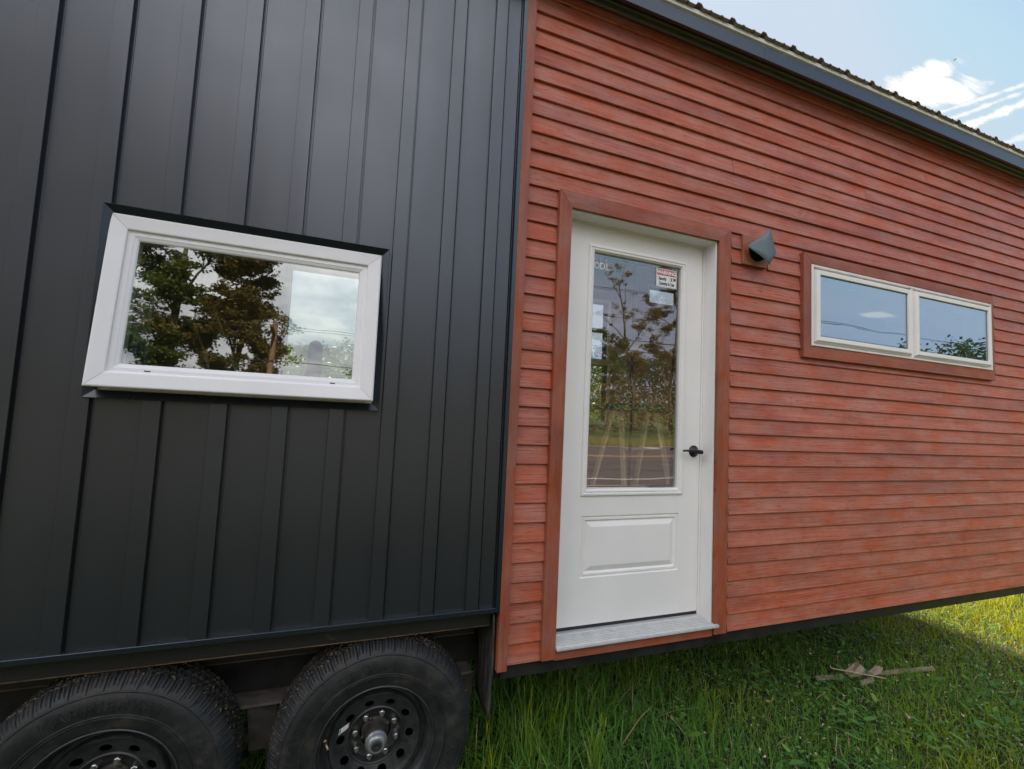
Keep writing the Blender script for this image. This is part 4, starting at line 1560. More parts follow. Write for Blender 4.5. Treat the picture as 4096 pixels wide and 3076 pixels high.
vl.tube([(0.190 * math.cos(va), 0.056, 0.190 * math.sin(va)), (0.186 * math.cos(va) , 0.046, 0.186 * math.sin(va)- 0.004), (0.178 * math.cos(va), 0.030, 0.178 * math.sin(va) - 0.012)], [0.0075, 0.0055, 0.0050], 14)
vl.build('valve_stem', m_brass, wh1, smooth=True)
sk = MB()
aa = math.radians(157)
c_ = Vector((0.134 * math.cos(aa), 0.0, 0.134 * math.sin(aa)))
ux, uz = Vector((0.93, 0, 0.36)), Vector((0.10, 0, 0.99))


def skp(u_, v_, d=0.0):
    p = c_ + ux * u_ + uz * v_
    return (p.x, disc_y(math.hypot(p.x, p.z)) - 0.0012 - d, p.z)


sk.add([skp(-.020, -.011), skp(.020, -.011), skp(.020, .011), skp(-.020, .011)], [(0, 1, 2, 3)], 0)
for u0, u1, v0, v1, mi in ((-.018, -.013, -.008, .008, 1), (.017, .020, -.011, .011, 2), (-.006, -.004, -.009, .009, 2)):
    sk.add([skp(u0, v0, .0004), skp(u1, v0, .0004), skp(u1, v1, .0004), skp(u0, v1, .0004)], [(0, 1, 2, 3)], mi)
for q in range(5):
    v_ = -.007 + .0034 * q
    sk.add([skp(.000, v_, .0004), skp(.014, v_, .0004), skp(.014, v_ + .0012, .0004), skp(.000, v_ + .0012, .0004)], [(0, 1, 2, 3)], 1)
sk.build('rim_label', [m_paper, m_ink, m_pink], wh1, normals=False)
# second wheel: copies, turned
wh2 = wh1.copy()
col.objects.link(wh2)
wh2.location = (WC[0] - 0.876, 0, WC[1] - GZ - 0.004)
for ch in list(wh1.children):
    if ch.name.startswith(('valve_stem', 'rim_label')):
        continue
    c2 = ch.copy()
    col.objects.link(c2)
    c2.parent = wh2
    if ch.name.startswith(('rim', 'hub', 'lug')):
        c2.rotation_euler = (0, math.radians(45), 0)
    if ch.name.startswith('tyre'):
        c2.rotation_euler = (0, math.radians(88), 0)
wh1['label'] = 'front wheel with a paper label on its rim'
wh2['label'] = 'rear wheel cut by the photo edge'
wh1.name, wh2.name = 'wheel', 'wheel.001'

# ------------------------------------------------------------------ things inside the house
ld = thing('step_ladder', 'step ladder with teal top standing inside behind the door glass', 'ladder', (1.17, 1.0, 0.065))


def lb(pts, w_, d_):
    pass


mb = MB()
mb.box(-0.205, 0.205, -0.09, 0.09, 1.115, 1.165)
o = mb.build('ladder_top', m_teal, ld, bevel=0.006)
# oval badge on the front of the top
mb = MB()
for rr_, mi, dy in ((1.0, 0, 0.001), (0.82, 1, 0.0014)):
    mb.add([(0.06 + 0.045 * rr_ * math.cos(2 * PI * i / 28), -0.09 - dy, 1.140 + 0.017 * rr_ * math.sin(2 * PI * i / 28)) for i in range(28)], [tuple(range(28))], mi)
mb.add([(0.06 + p[0], -0.0916, 1.140 + p[1]) for p in text_shape('WERNER', 0.018, 1.0)[0]], text_shape('WERNER', 0.018, 1.0)[1], 0)
mb.build('badge', [m_paper, m_teal], ld, normals=False)
for sx in (-1, 1):
    for sy_, c_in in ((-1, 0), (1, 0)):
        mb = MB()
        t0 = Vector((sx * 0.16, sy_ * 0.05, 1.115))
        t1 = Vector((sx * 0.235, sy_ * (0.30 if sy_ < 0 else 0.42), 0.0))
        hw_, hd_ = 0.020, 0.010
        vs_ = []
        for p in (t0, t1):
            vs_ += [(p.x - hd_, p.y - hw_, p.z), (p.x + hd_, p.y - hw_, p.z), (p.x + hd_, p.y + hw_, p.z), (p.x - hd_, p.y + hw_, p.z)]
        mb.add(vs_, [(0, 1, 2, 3), (7, 6, 5, 4), (0, 4, 5, 1), (1, 5, 6, 2), (2, 6, 7, 3), (3, 7, 4, 0)])
        mb.build('rail', m_ladder, ld)
for k in range(3):
    zz_ = 0.28 + 0.28 * k
    f_ = 1 - zz_ / 1.115
    mb = MB()
    w2 = 0.16 + 0.075 * f_
    yc_ = -0.05 - 0.25 * f_
    mb.box(-w2 + 0.011, w2 - 0.011, yc_ - 0.035, yc_ + 0.035, zz_ - 0.012, zz_)
    mb.build('step', m_ladder, ld)
for k, (a_, b__) in enumerate((((-1.737, 1.0, 1.908), (-1.40, 1.0, 0.99)), ((-1.797, 1.0, 1.741), (-1.56, 1.0, 1.08)))):
    mb = MB()
    mb.tube([a_, b__], 0.0065, 8)
    o = mb.build('thin_rod', m_rod)
    tag(o, ['longer thin white rod leaning inside behind the left window', 'shorter thin white rod leaning left of the longer one behind the left window'][k], 'rod')
ch_ = MB()
cprof = []
for i in range(13):
    a = PI * i / 12
    cprof.append((0.055 * math.cos(a), 0.26 + 0.055 * math.sin(a)))
cprof = [(0.06, 0.0)] + cprof + [(-0.06, 0.0)]
ch_.prism(cprof, 'y', -0.012, 0.012)
cb_ = ch_.build('chair_back', m_seat, None, bevel=0.003)
cb_.location = (-1.184, 2.28, 1.345)
tag(cb_, 'narrow dark rounded back standing on the far sill seen through the left window', 'chair back')

# ------------------------------------------------------------------ foliage builders


def fast_mesh(name, V_, F_, m, tint=None, parent=None, smooth=False, loc=None):
    """V_ (n,3) array, F_ (k, s) int array of equal-size faces"""
    me = bpy.data.meshes.new(name)
    nv, nf_, s_ = len(V_), len(F_), F_.shape[1]
    me.vertices.add(nv)
    me.vertices.foreach_set('co', V_.astype(np.float32).ravel())
    me.loops.add(nf_ * s_)
    me.loops.foreach_set('vertex_index', F_.astype(np.int32).ravel())
    me.polygons.add(nf_)
    me.polygons.foreach_set('loop_start', np.arange(0, nf_ * s_, s_, dtype=np.int32))
    if tint is not None:
        a = me.attributes.new('tint', 'FLOAT', 'FACE')
        a.data.foreach_set('value', tint.astype(np.float32))
    if smooth:
        me.polygons.foreach_set('use_smooth', np.ones(nf_, dtype=bool))
    me.materials.append(m)
    me.update(calc_edges=True)
    o = bpy.data.objects.new(name, me)
    col.objects.link(o)
    if parent is not None:
        o.parent = parent
    if loc is not None:
        o.location = loc
    return o


rs = np.random.RandomState(11)


def leaf_cloud(centers, radii, n_each, size, flat=0.8):
    """scatter leaf quads round cluster centres"""
    tot = int(sum(n_each))
    C_ = np.repeat(centers, n_each, axis=0)
    R_ = np.repeat(radii, n_each)
    d = rs.normal(size=(tot, 3))
    d /= np.linalg.norm(d, axis=1)[:, None]
    rad = rs.rand(tot) ** 0.45
    p = C_ + d * (R_ * rad)[:, None] * np.array([1, 1, flat])
    a = rs.normal(size=(tot, 3))
    a /= np.linalg.norm(a, axis=1)[:, None]
    b_ = np.cross(a, rs.normal(size=(tot, 3)))
    b_ /= np.linalg.norm(b_, axis=1)[:, None]
    s_ = size * (0.6 + 0.8 * rs.rand(tot))[:, None]
    a[:, 2] *= 0.6
    v0 = p - a * s_ * 0.5
    v1 = p + b_ * s_ * 0.30
    v2 = p + a * s_ * 0.5
    v3 = p - b_ * s_ * 0.30
    V_ = np.stack([v0, v1, v2, v3], 1).reshape(-1, 3)
    F_ = np.arange(tot * 4).reshape(-1, 4)
    cl = np.repeat(rs.rand(len(centers)), n_each)
    tint = np.clip(0.55 * cl + 0.45 * rs.rand(tot), 0, 1)
    return V_, F_, tint


def make_tree(kind, label, base, height, spread, m_lf, n_leaf, seed, bare=0.0, lf=0.20, stem=0.16, low=0.22, group=None, top_bare=False, puff=0.22, fill=0):
    """trunk with forking limbs; leaf clusters at the limb ends"""
    r_ = random.Random(seed)
    t_ = thing(kind, label, 'tree', base, group)
    tb = MB()
    ends = []

    def limb(p, d, L, r, lev):
        pts = [p]
        q = p.copy()
        dd = d.copy()
        nseg = 5
        for i in range(nseg):
            dd = (dd + Vector((r_.uniform(-1, 1), r_.uniform(-1, 1), r_.uniform(-0.3, 0.8))) * 0.16).normalized()
            q = q + dd * (L / nseg)
            pts.append(q.copy())
            if lev > 0 and i > 1:
                ends.append((q.copy(), lev))
        tb.tube(pts, [r * (1 - 0.62 * i / nseg) for i in range(nseg + 1)], 6 if lev else 9)
        if lev < 3:
            nb = r_.randint(3, 4) if lev else r_.randint(9, 11)
            for k in range(nb):
                f_ = (low + (1 - low) * (k + 0.5) / nb) if lev == 0 else r_.uniform(0.35, 1.0)
                i0 = min(nseg - 1, int(f_ * nseg))
                pp = pts[i0].lerp(pts[i0 + 1], f_ * nseg - i0)
                az = r_.uniform(0, 2 * PI) if lev else k * 2.4 + r_.uniform(-0.4, 0.4)
                el = r_.uniform(0.25, 0.9)
                nd = Vector((math.cos(az) * math.cos(el), math.sin(az) * math.cos(el), math.sin(el)))
                nd = (nd + dd * 0.35).normalized()
                if lev == 0:
                    LL = spread * (0.95 - 0.45 * abs(f_ - 0.5)) * r_.uniform(0.75, 1.1)
                else:
                    LL = L * r_.uniform(0.42, 0.62)
                limb(pp, nd, LL, r * (1 - 0.62 * f_) * 0.55, lev + 1)
        ends.append((q.copy(), lev))

    limb(Vector((0, 0, 0)), Vector((0, 0, 1)), height * 0.93, stem, 0)
    tb.build('trunk', m_bark, t_, smooth=True, normals=False)
    pts = [e for e, lv in ends if lv >= 1]
    if top_bare:
        pts = [p for p in pts if p.z < height * 0.62 or r_.random() < 0.18]
    pts = [p for p in pts if r_.random() > bare]
    for _ in range(fill * 4):
        if fill <= 0:
            break
        h_ = r_.uniform(low, 1.0)
        env = spread * 1.02 * math.sin(PI * min(1, max(0, (h_ - low * 0.6) / (1.04 - low * 0.6))) ** 0.75) ** 0.7
        az = r_.uniform(0, 2 * PI)
        rr2_ = env * r_.uniform(0.35, 1.0)
        q_ = Vector((math.cos(az) * rr2_, math.sin(az) * rr2_, h_ * height))
        if mnoise.noise(q_ * 0.42 + Vector((seed, 0, 0))) > -0.05:
            pts.append(q_)
            fill -= 1
    cen = np.array([tuple(p) for p in pts])
    rad = np.array([r_.uniform(0.5, 1.0) * spread * puff for _ in pts])
    n_e = np.full(len(pts), max(3, int(n_leaf / max(1, len(pts)))))
    V_, F_, tn = leaf_cloud(cen, rad * np.random.RandomState(seed).uniform(0.6, 1.5, len(rad)), n_e, lf, 0.42)
    fast_mesh('crown', V_, F_, m_lf, tn, t_)
    return t_


# ------------------------------------------------------------------ across the road (mirrored in the glass)
VB = -23.5
vg = 0.0
make_tree('broadleaf_tree', 'tall rust brown tree across the road, mirrored in the left window', (-15.8, -29, 0.4), 22.5, 6.2, m_crown2, 85000, 3, lf=0.21, stem=0.34, low=0.1, puff=0.16, fill=150)
make_tree('broadleaf_tree', 'dark green tree beside the rust brown one, mirrored in the left window', (-11.0, -28, 0.4), 17.0, 3.7, m_crown, 52000, 5, lf=0.19, stem=0.28, low=0.1, puff=0.17, fill=80)
make_tree('broadleaf_tree', 'round brown-green tree at the middle of the left window reflection', (-7.6, -29, 0.4), 15.8, 3.9, m_crown2, 62000, 8, lf=0.19, stem=0.26, low=0.30, puff=0.17, fill=120)
make_tree('dead_top_tree', 'half bare tree with dead twigs at its top, mirrored in the door', (19.6, -27, 0.4), 12.6, 2.6, m_crown2, 9000, 12, lf=0.13, stem=0.14, top_bare=True, puff=0.15)
make_tree('broadleaf_tree', 'open brown tree right of the half bare one, mirrored in the door', (23.6, -27.5, 0.4), 11.4, 3.4, m_crown2, 30000, 14, lf=0.14, stem=0.18, bare=0.1, puff=0.15, fill=40)
make_tree('broadleaf_tree', 'small green tree left of the half bare one, mirrored in the door', (17.0, -26.5, 0.4), 6.9, 1.9, m_crown, 9000, 17, lf=0.15, stem=0.12, low=0.1, puff=0.16, fill=30)
make_tree('broadleaf_tree', 'leaning dark tree far left across the road', (-22.5, -27, 0.4), 19.5, 6.0, m_crown, 36000, 21, lf=0.26, stem=0.30)
make_tree('broadleaf_tree', 'low spreading green tree across the road near the utility pole', (1.5, -30, 0.4), 8.0, 3.4, m_crown, 7000, 23, lf=0.26, stem=0.18, low=0.1)
make_tree('broadleaf_tree', 'yellowish small tree across the road left of the door reflection', (9.0, -28, 0.4), 7.2, 2.6, m_crown3, 6000, 25, lf=0.24, stem=0.15, low=0.1)

# undergrowth and roadside scrub, one mass nobody could count
cx = rs.uniform(-60, 60, 900)
cyy = -22.2 - np.abs(rs.normal(size=900)) * 3.2
cz = 0.25 + rs.rand(900) ** 1.4 * (1.5 + (-cyy - 22) * 0.42) + np.where((cx > 12) & (cx < 34), rs.rand(900) * 1.8, 0)
V_, F_, tn = leaf_cloud(np.stack([cx, cyy, cz], 1), rs.uniform(0.6, 1.3, 900), np.full(900, 42), 0.24)
o = fast_mesh('roadside_scrub', V_, F_, m_crown2, tn)
o['kind'] = 'stuff'
tag(o, 'brown scrub and bushes along the far roadside', 'scrub')
nb_ = 26000
bx, by = rs.uniform(-50, 60, nb_), rs.uniform(-22.5, -18.9, nb_)
hb_ = rs.uniform(0.15, 0.5, nb_)
V_ = np.stack([np.stack([bx - .02, by, np.full(nb_, ROADZ - .05)], 1), np.stack([bx + .02, by, np.full(nb_, ROADZ - .05)], 1), np.stack([bx + rs.normal(size=nb_) * .08, by + rs.normal(size=nb_) * .08, ROADZ + hb_], 1)], 1).reshape(-1, 3)
o = fast_mesh('verge_grass', V_, np.arange(nb_ * 3).reshape(-1, 3), m_dry, rs.uniform(0.0, 1.0, nb_))
o['kind'] = 'stuff'
tag(o, 'long yellow green grass on the far verge of the road', 'grass')


def wood_ring(name, R0, R1, n, h0, h1, size, m, label, a0=0, a1=2 * PI, skip=None):
    an = rs.uniform(a0, a1, n)
    R_ = rs.uniform(R0, R1, n)
    x, y = R_ * np.cos(an), R_ * np.sin(an)
    base = np.array([gz_far(a_, b__) for a_, b__ in zip(x, y)])
    prof_ = np.array([mnoise.noise(Vector((math.cos(a_) * 7, math.sin(a_) * 7, R0 * 0.1))) * 0.55 + mnoise.noise(Vector((math.cos(a_) * 23, math.sin(a_) * 23, 4))) * 0.3 for a_ in an])
    top = h0 + (h1 - h0) * (0.5 + prof_)
    z = base + top * rs.rand(n) ** 0.6
    V2, F2, t2 = leaf_cloud(np.stack([x, y, z], 1), rs.uniform(1.2, 2.6, n)*(1.0 if R0 > 90 else 0.5), np.full(n, 26), size)
    o_ = fast_mesh(name, V2, F2, m, t2)
    o_['kind'] = 'stuff'
    tag(o_, label, 'woods')


wood_ring('distant_woods', 95, 125, 5000, 9, 17, 0.85, m_crown3, 'distant wooded hillside beyond the field behind the house', 0, PI)
wood_ring('distant_woods', 95, 125, 7500, 10, 17, 0.6, m_far, 'distant dark wooded hillside beyond the road', PI, 2 * PI)
wood_ring('hedgerow', 34, 44, 1300, 3.0, 7.0, 0.4, m_crown3, 'bright bushes along the field behind the house', math.radians(25), math.radians(165))
wood_ring('hedgerow', 46, 56, 800, 1.5, 3.6, 0.45, m_crown, 'dark thicket beyond the road', math.radians(205), math.radians(290))

# utility poles and lines
for k, px_ in enumerate((-4.4, 66.0, -50.0)):
    pt = thing('utility_pole', ['brown wooden utility pole across the road, mirrored at the left window', 'wooden utility pole far right along the road', 'wooden utility pole far left along the road'][k], 'utility pole', (px_, -21, ROADZ - 0.1), 'utility poles along the road')
    mb = MB()
    mb.tube([(0, 0, -0.3), (0, 0, 9.9)], [0.16, 0.11], 14)
    mb.build('pole', m_pole, pt, smooth=True)
    mb = MB()
    mb.box(-0.06, 0.06, -1.1, 1.1, 9.2, 9.32)
    mb.build('cross_arm', m_pole, pt)
for k, (zt, dy) in enumerate(((9.55, -0.8), (9.1, 0.8), (7.6, 0.15), (6.35, 0.15), (5.8, -0.15))):
    mb = MB()
    pts = []
    for (xa, xb) in ((-50.0, -4.4), (-4.4, 66.0)):
        for i in range(25):
            f_ = i / 24
            pts.append((xa + (xb - xa) * f_, -21 + dy, zt - 0.5 * 4 * f_ * (1 - f_) * (0.5 + 0.2 * k / 4)))
    mb.tube(pts, 0.016 if k < 3 else 0.024, 5)
    o = mb.build('power_line', m_wire, None)
    tag(o, ['highest black wire strung between the utility poles', 'second highest wire strung between the utility poles', 'middle wire strung between the utility poles',
            'second lowest wire strung between the utility poles', 'lowest thick wire strung between the utility poles'][k], 'power line', 'wires along the road')

# a far insect in the sky
ins = MB()
dirn = Vector((0.770, 0.355, 0.530)).normalized()
c_ = CAM + dirn * 9.0
for i in range(6):
    pass
ins.tube([(-0.010, 0, -0.004), (0, 0, 0.0), (0.010, 0, 0.003)], [0.003, 0.0075, 0.003], 8)
ins.add([(0, 0, 0.003), (-0.006, 0.016, 0.010), (0.006, 0.018, 0.008)], [(0, 1, 2)])
ins.add([(0, 0, 0.003), (-0.006, -0.016, 0.010), (0.006, -0.018, 0.008)], [(0, 1, 2)])
o = ins.build('flying_insect', m_wire, None, normals=False)
o.location = c_
tag(o, 'tiny dark insect flying above the wedge of white cloud', 'insect')

# ------------------------------------------------------------------ lawn
G_N = []


def blades(n, xr, yr, hfun, wfun, tintfun, lean=0.5, seed=1, dens=None):
    r_ = np.random.RandomState(seed)
    x = r_.uniform(xr[0], xr[1], n)
    y = r_.uniform(yr[0], yr[1], n)
    if dens is not None:
        keep = r_.rand(n) < dens(x, y)
        x, y = x[keep], y[keep]
        n = len(x)
    h = hfun(x, y, r_)
    wd = wfun(x, y, r_)
    az = r_.uniform(0, 2 * PI, n)
    face = az + PI / 2 + r_.normal(size=n) * 0.5
    ln_ = lean * h * np.abs(r_.normal(size=n)) * 0.9
    dx, dy = np.cos(az), np.sin(az)
    wx, wy = np.cos(face) * wd * 0.5, np.sin(face) * wd * 0.5
    z0 = np.full(n, GZ - 0.01)
    rows = []
    for f_, ww in ((0.0, 0.8), (0.35, 1.0), (0.7, 0.75), (1.0, 0.0)):
        bx_ = x + dx * ln_ * f_ ** 2
        by_ = y + dy * ln_ * f_ ** 2
        bz_ = z0 + h * (f_ - 0.28 * np.minimum(ln_ / h, 1.6) * f_ ** 2)
        if ww > 0:
            rows.append(np.stack([bx_ - wx * ww, by_ - wy * ww, bz_], 1))
            rows.append(np.stack([bx_ + wx * ww, by_ + wy * ww, bz_], 1))
        else:
            rows.append(np.stack([bx_, by_, bz_], 1))
    V_ = np.stack(rows, 1)
    k = V_.shape[1]      # 7
    base = (np.arange(n) * k)[:, None]
    tri = np.concatenate([base + np.array([[0, 1, 3]]), base + np.array([[0, 3, 2]]), base + np.array([[2, 3, 5]]), base + np.array([[2, 5, 4]]), base + np.array([[4, 5, 6]])], 1).reshape(-1, 3)
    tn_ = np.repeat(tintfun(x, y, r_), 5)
    return V_.reshape(-1, 3), tri, tn_


def vnoise(x, y, s_, o_=0.0):
    return (np.sin(x * s_ * 1.7 + o_) * np.cos(y * s_ * 2.3 - o_ * 1.3) + np.sin((x + y) * s_ * 3.1 + 2 * o_) * 0.6 + np.cos((x - y * 1.3) * s_ * 4.7 + o_) * 0.4) / 2.0


def hf_(x, y, r_):
    tall = np.clip(1.15 - np.abs(x - 0.25) / 1.0, 0, 1) * np.clip(1.3 - np.abs(y - 0.35) / 0.8, 0, 1)
    return (0.075 + 0.055 * (vnoise(x, y, 1.6) + 0.6) * 0.5 + 0.17 * tall) * (0.35 + 1.05 * r_.rand(len(x)))


def wf_(x, y, r_):
    return (0.0030 + 0.0040 * r_.rand(len(x)) ** 1.5) * (1 + 0.25 * np.clip((1.3 - x), 0, 1))


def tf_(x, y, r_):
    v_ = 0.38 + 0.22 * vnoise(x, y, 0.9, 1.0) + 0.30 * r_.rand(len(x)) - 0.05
    v_ = v_ - 0.16 * np.clip((1.4 - x) / 1.2, 0, 1) + 0.14 * np.clip((x - 1.8) / 1.5, 0, 1) + 0.38 * np.clip((x - 3.6) / 0.9, 0, 1)  # last term: sunlit yellow put into the blade tint at the right end
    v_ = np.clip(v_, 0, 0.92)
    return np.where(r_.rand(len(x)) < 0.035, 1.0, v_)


def in_view_dens(x, y):
    d = np.hypot(x + 0.9, y + 1.9)
    return np.clip(2.6 / d, 0.15, 1.0) * (0.42 + 0.50 * np.clip((x - 0.9) / 0.9, 0, 1))


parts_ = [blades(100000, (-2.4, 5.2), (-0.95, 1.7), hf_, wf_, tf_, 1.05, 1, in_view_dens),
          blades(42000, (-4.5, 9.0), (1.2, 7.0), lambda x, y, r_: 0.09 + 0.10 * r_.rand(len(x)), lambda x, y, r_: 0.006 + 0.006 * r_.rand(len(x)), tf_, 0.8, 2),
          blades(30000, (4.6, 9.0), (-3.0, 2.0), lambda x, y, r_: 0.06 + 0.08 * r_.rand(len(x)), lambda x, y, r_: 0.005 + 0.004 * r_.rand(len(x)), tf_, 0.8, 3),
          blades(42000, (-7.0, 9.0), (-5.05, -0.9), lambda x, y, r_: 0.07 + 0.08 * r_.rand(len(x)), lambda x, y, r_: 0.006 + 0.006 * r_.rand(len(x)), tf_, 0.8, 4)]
vo_, fo_, to_ = [], [], []
off = 0
for V_, F_, T_ in parts_:
    vo_.append(V_)
    fo_.append(F_ + off)
    to_.append(T_)
    off += len(V_)
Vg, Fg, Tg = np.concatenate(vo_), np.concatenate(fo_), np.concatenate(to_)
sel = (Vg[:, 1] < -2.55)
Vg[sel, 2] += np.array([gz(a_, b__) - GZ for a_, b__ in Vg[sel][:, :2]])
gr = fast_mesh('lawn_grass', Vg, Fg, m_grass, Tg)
gr['kind'] = 'stuff'
tag(gr, 'uncut green lawn grass in front of and under the house', 'grass')


# clover and plantain leaves between the blades
def leaves(n, xr, yr, seed, size, zmax, dens=None):
    r_ = np.random.RandomState(seed)
    x = r_.uniform(xr[0], xr[1], n)
    y = r_.uniform(yr[0], yr[1], n)
    keep = (vnoise(x, y, 2.2, 3.0) + 0.8 * r_.rand(n)) > 0.25
    if dens is not None:
        keep &= r_.rand(n) < dens(x, y)
    x, y = x[keep], y[keep]
    n = len(x)
    z = GZ + zmax * (0.25 + 0.75 * r_.rand(n))
    az = r_.uniform(0, 2 * PI, n)
    up = r_.uniform(-0.15, 0.7, n)
    a = np.stack([np.cos(az) * np.cos(up), np.sin(az) * np.cos(up), np.sin(up)], 1)
    s_ = np.stack([-np.sin(az), np.cos(az), r_.uniform(-0.35, 0.35, n)], 1)
    L_ = (size[0] + (size[1] - size[0]) * r_.rand(n))[:, None]
    wd = L_ * (size[2] + 0.2 * r_.rand(n))[:, None]
    c_ = np.stack([x, y, z], 1)
    sag = np.zeros((n, 3))
    sag[:, 2] = -0.18
    pts_ = [c_, c_ + a * L_ * .3 + s_ * wd * .42, c_ + a * L_ * .68 + s_ * wd * .40 + sag * L_ * .4, c_ + a * L_ + sag * L_, c_ + a * L_ * .68 - s_ * wd * .40 + sag * L_ * .4, c_ + a * L_ * .3 - s_ * wd * .42]
    V_ = np.stack(pts_, 1).reshape(-1, 3)
    return V_, np.arange(n * 6).reshape(-1, 6), np.clip(r_.rand(n), 0, 1)


l1 = leaves(7500, (-0.4, 5.2), (-0.95, 1.6), 5, (0.035, 0.085, 0.22), 0.08, in_view_dens)
l2 = leaves(38000, (-0.4, 5.2), (-0.95, 1.6), 6, (0.011, 0.021, 0.85), 0.075, in_view_dens)
Vl = np.concatenate([l1[0], l2[0]])
Fl = np.concatenate([l1[1], l2[1] + len(l1[0])])
cl_ = fast_mesh('ground_cover', Vl, Fl, m_leaf, np.concatenate([l1[2], l2[2]]))
cl_['kind'] = 'stuff'
tag(cl_, 'clover and small broad leaves among the lawn grass', 'ground cover')
# a scatter of dry seed flecks
n_ = 3600
r_ = np.random.RandomState(9)
x, y = r_.uniform(0, 5.0, n_), r_.uniform(-0.9, 1.4, n_)
z = GZ + r_.uniform(0.02, 0.09, n_)
d_ = r_.normal(size=(n_, 3)) * 0.0045
e_ = r_.normal(size=(n_, 3)) * 0.003
c_ = np.stack([x, y, z], 1)
V_ = np.stack([c_ - d_, c_ + e_, c_ + d_, c_ - e_], 1).reshape(-1, 3)
o = fast_mesh('dry_seeds', V_, np.arange(n_ * 4).reshape(-1, 4), m_stick, np.ones(n_))
o['kind'] = 'stuff'
tag(o, 'pale dry seeds and clippings caught in the grass', 'seeds')


def weed(kind, label, x, y, h, nleaf, leaf, seed, tilt_=0.1, opp=True):
    r_ = random.Random(seed)
    wt = thing(kind, label, 'weed', (x, y, GZ))
    tipx, tipy = r_.uniform(-tilt_, tilt_) * h, r_.uniform(-tilt_, tilt_) * h
    mb = MB()
    mb.tube([(0, 0, -0.01), (tipx * .3, tipy * .3, h * .5), (tipx, tipy, h)], [0.0022, 0.0017, 0.001], 6)
    s = mb.build('stem', m_leaf, wt)
    at = s.data.attributes.new('tint', 'FLOAT', 'FACE')
    mb = MB()
    for k in range(nleaf):
        f_ = 0.25 + 0.75 * k / max(1, nleaf - 1)
        for sd_ in ((0, PI) if opp else (0,)):
            az = k * 1.6 + sd_ + r_.uniform(-.3, .3)
            L_ = leaf * (1.05 - 0.45 * f_) * r_.uniform(.8, 1.2)
            up = r_.uniform(0.15, 0.6)
            d1 = Vector((math.cos(az), math.sin(az), 0))
            sd2 = Vector((-math.sin(az), math.cos(az), 0)) * L_ * 0.17
            c0 = Vector((tipx * f_ * f_, tipy * f_ * f_, h * f_))
            q = [c0, c0 + d1 * L_ * .35 + Vector((0, 0, L_ * up * .4)), c0 + d1 * L_ * .7 + Vector((0, 0, L_ * up * .45)), c0 + d1 * L_ + Vector((0, 0, L_ * up * .2))]
            mb.add([q[0], q[1] + sd2, q[1], q[1] - sd2, q[2] + sd2 * .8, q[2], q[2] - sd2 * .8, q[3]],
                   [(0, 1, 2), (0, 2, 3), (1, 4, 5, 2), (2, 5, 6, 3), (4, 7, 5), (5, 7, 6)])
    o_ = mb.build('leaves', m_leaf, wt, smooth=True, normals=False)
    at = o_.data.attributes.new('tint', 'FLOAT', 'FACE')
    at.data.foreach_set('value', [r_.uniform(0.45, 1.0) for _ in o_.data.polygons])
    return wt


weed('broadleaf_weed', 'upright weed with paired pointed leaves in front of the plank scraps', 1.93, -0.05, 0.15, 5, 0.085, 31)
weed('broadleaf_weed', 'slender leafy weed in the grass below the door right of centre', 0.92, 0.16, 0.21, 6, 0.06, 32)
weed('broadleaf_weed', 'bushy weed in the grass under the right casing of the door', 1.75, 0.38, 0.17, 5, 0.09, 33)
weed('broadleaf_weed', 'small light green weed beside the right tyre', -0.36, 0.02, 0.21, 7, 0.028, 34, 0.05)
weed('broadleaf_weed', 'low broad weed at the lower right of the lawn', 2.15, -0.38, 0.10, 4, 0.09, 35)


def tuft(label, x, y, n, h, seed, head=0):
    r_ = random.Random(seed)
    wt = thing('grass_tuft', label, 'grass tuft', (x, y, GZ))
    mb = MB()
    for k in range(n):
        az = r_.uniform(0, 2 * PI)
        L_ = h * r_.uniform(.6, 1.1)
        ln_ = r_.uniform(.15, .6) * L_
        x0_, y0_ = r_.uniform(-.03, .03), r_.uniform(-.03, .03)
        wv = Vector((-math.sin(az), math.cos(az), 0)) * r_.uniform(.0022, .0040)
        prev = None
        ms = 7
        pts_ = []
        for i in range(ms + 1):
            f_ = i / ms
            c0 = Vector((x0_ + math.cos(az) * ln_ * f_ ** 2.2, y0_ + math.sin(az) * ln_ * f_ ** 2.2, L_ * (f_ - 0.30 * (ln_ / L_) * f_ ** 3)))
            ww = (1 - f_) ** .5 if f_ > .3 else 1
            pts_ += [c0 - wv * ww, c0 + wv * ww]
        mb.add(pts_, [(2 * i, 2 * i + 1, 2 * i + 3, 2 * i + 2) for i in range(ms)])
    o_ = mb.build('blades', m_grass, wt, normals=False)
    at = o_.data.attributes.new('tint', 'FLOAT', 'FACE')
    at.data.foreach_set('value', [r_.uniform(0.35, 0.85) for _ in o_.data.polygons])
    if head:
        for k in range(head):
            mb = MB()
            az = r_.uniform(0, 2 * PI)
            L_ = h * r_.uniform(.9, 1.25)
            tx, ty_ = math.cos(az) * .12 * L_, math.sin(az) * .12 * L_
            mb.tube([(0, 0, 0), (tx * .3, ty_ * .3, L_ * .5), (tx * .85, ty_ * .85, L_ * .85)], 0.0009, 5)
            mb.tube([(tx * .85, ty_ * .85, L_ * .85), (tx * .93, ty_ * .93, L_ * .93), (tx, ty_, L_)], [0.0012, 0.0032, 0.0008], 6)
            o2 = mb.build('seed_head', m_grass, wt, normals=False)
            at = o2.data.attributes.new('tint', 'FLOAT', 'FACE')
            at.data.foreach_set('value', [0.92] * len(o2.data.polygons))
    return wt


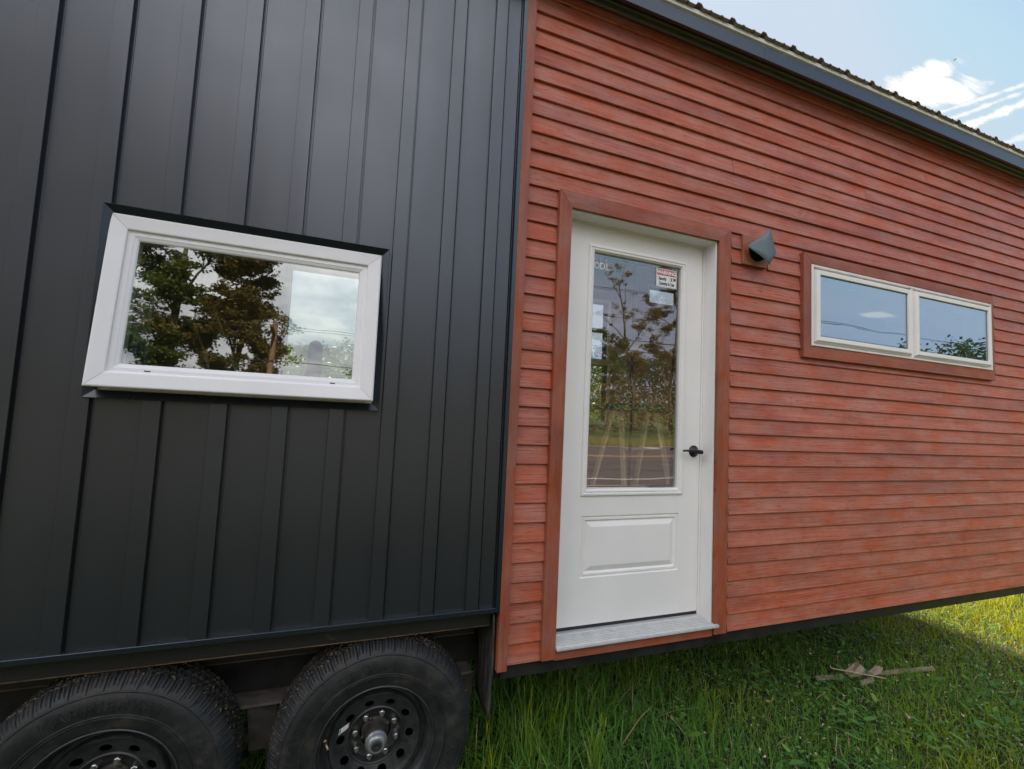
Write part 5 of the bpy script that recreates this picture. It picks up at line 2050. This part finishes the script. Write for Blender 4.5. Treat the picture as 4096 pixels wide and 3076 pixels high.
tuft('grass tuft with seed stalks in front of the right hub', -0.655, -0.16, 12, 0.31, 41, 2)
tuft('thin seeding grass in front of the right tyre', -0.50, -0.10, 5, 0.27, 42, 2)
tuft('arching grass tuft between the right tyre and the mud flap', -0.20, 0.06, 26, 0.33, 43, 2)
tuft('long bright grass tuft right of the mud flap', 0.02, 0.16, 34, 0.36, 44, 2)
tuft('tall grass tuft under the left door casing', 0.22, 0.30, 30, 0.31, 45, 2)
tuft('tall thin grass tuft at the lower edge below the door', 0.30, 0.00, 34, 0.30, 46, 2)
tuft('wide leaved grass tuft left of the plank scraps', 1.10, 0.10, 22, 0.22, 47, 1)
tuft('dark grass tuft between the two wheels', -1.12, 0.20, 14, 0.22, 48, 0)


def slat(name, label, a, b_, w_, th, m, roll=0.0):
    """a thin board between two ground points"""
    A, B = Vector(a), Vector(b_)
    d = (B - A)
    L_ = d.length
    mb = MB()
    nn = 10
    vs_, fs = [], []
    for i in range(nn + 1):
        f_ = i / nn
        e = w_ * 0.5 * (1 + 0.12 * mnoise.noise(Vector((f_ * 7, L_, 1))))
        tz = 0.004 * mnoise.noise(Vector((f_ * 3, L_, 7)))
        vs_ += [(L_ * (f_ - .5), -e, tz), (L_ * (f_ - .5), e, tz), (L_ * (f_ - .5), e, tz + th), (L_ * (f_ - .5), -e, tz + th)]
    for i in range(nn):
        for q in range(4):
            fs.append((i * 4 + q, (i + 1) * 4 + q, (i + 1) * 4 + (q + 1) % 4, i * 4 + (q + 1) % 4))
    fs += [(0, 1, 2, 3), (nn * 4 + 3, nn * 4 + 2, nn * 4 + 1, nn * 4)]
    mb.add(vs_, fs)
    o_ = mb.build(name, m, None, bevel=0.0008)
    o_.location = (A + B) / 2
    o_.rotation_mode = 'QUATERNION'
    q1 = d.to_track_quat('X', 'Z')
    from mathutils import Quaternion
    o_.rotation_quaternion = q1 @ Quaternion((1, 0, 0), roll)
    tag(o_, label, 'wood scrap', 'wood scraps lying in the grass')
    return o_


def gpt(u_, v_, z):
    """ground-height point under photo pixel (4096 wide) - used once to survey where the scraps lie"""
    d = Rf + Rr * ((u_ - 2048) / 1795.75) + Ru * (-(v_ - 1538) / 1795.75)
    return CAM + d * ((z - CAM.z) / d.z)


A_ = gpt(3262, 2714, GZ + 0.026)
B_ = gpt(3735, 2674, GZ + 0.046)
slat('plank', 'long grey brown weathered plank lying half hidden in the grass', A_, B_, 0.028, 0.008, m_plank, 0.9)
slat('stick', 'pale thin split stick lying across the planks', gpt(3324, 2673, GZ + 0.085), gpt(3543, 2716, GZ + 0.080), 0.0065, 0.0055, m_stick, 0.3)


def offcut(label, corners):
    top = [gpt(u_, v_, GZ + h_) for u_, v_, h_ in corners]
    c0 = sum(top, Vector((0, 0, 0))) / len(top)
    nrm = (top[1] - top[0]).cross(top[2] - top[0]).normalized()
    if nrm.z < 0:
        nrm = -nrm
    n_c = len(top)
    vs_ = [p - c0 for p in top] + [p - c0 - nrm * 0.008 for p in top]
    mb_ = MB()
    mb_.add(vs_, [tuple(range(n_c)), tuple(range(2 * n_c - 1, n_c - 1, -1))] + [(i, (i + 1) % n_c, n_c + (i + 1) % n_c, n_c + i) for i in range(n_c)])
    o_ = mb_.build('offcut', m_scrap, None, bevel=0.0006)
    o_.location = c0
    tag(o_, label, 'wood scrap', 'wood scraps lying in the grass')


offcut('squarish pale brown offcut with a raised corner behind the stick', [(3372, 2688, .06), (3424, 2645, .11), (3442, 2657, .11), (3466, 2682, .085), (3450, 2698, .06), (3400, 2706, .05)])
offcut('small grey brown offcut right of the squarish one', [(3460, 2698, .06), (3502, 2661, .10), (3532, 2670, .095), (3524, 2695, .07), (3490, 2704, .06)])
offcut('buried dark wood scrap below the crossing of stick and plank', [(3440, 2722, .045), (3492, 2706, .055), (3500, 2722, .045), (3448, 2744, .030)])
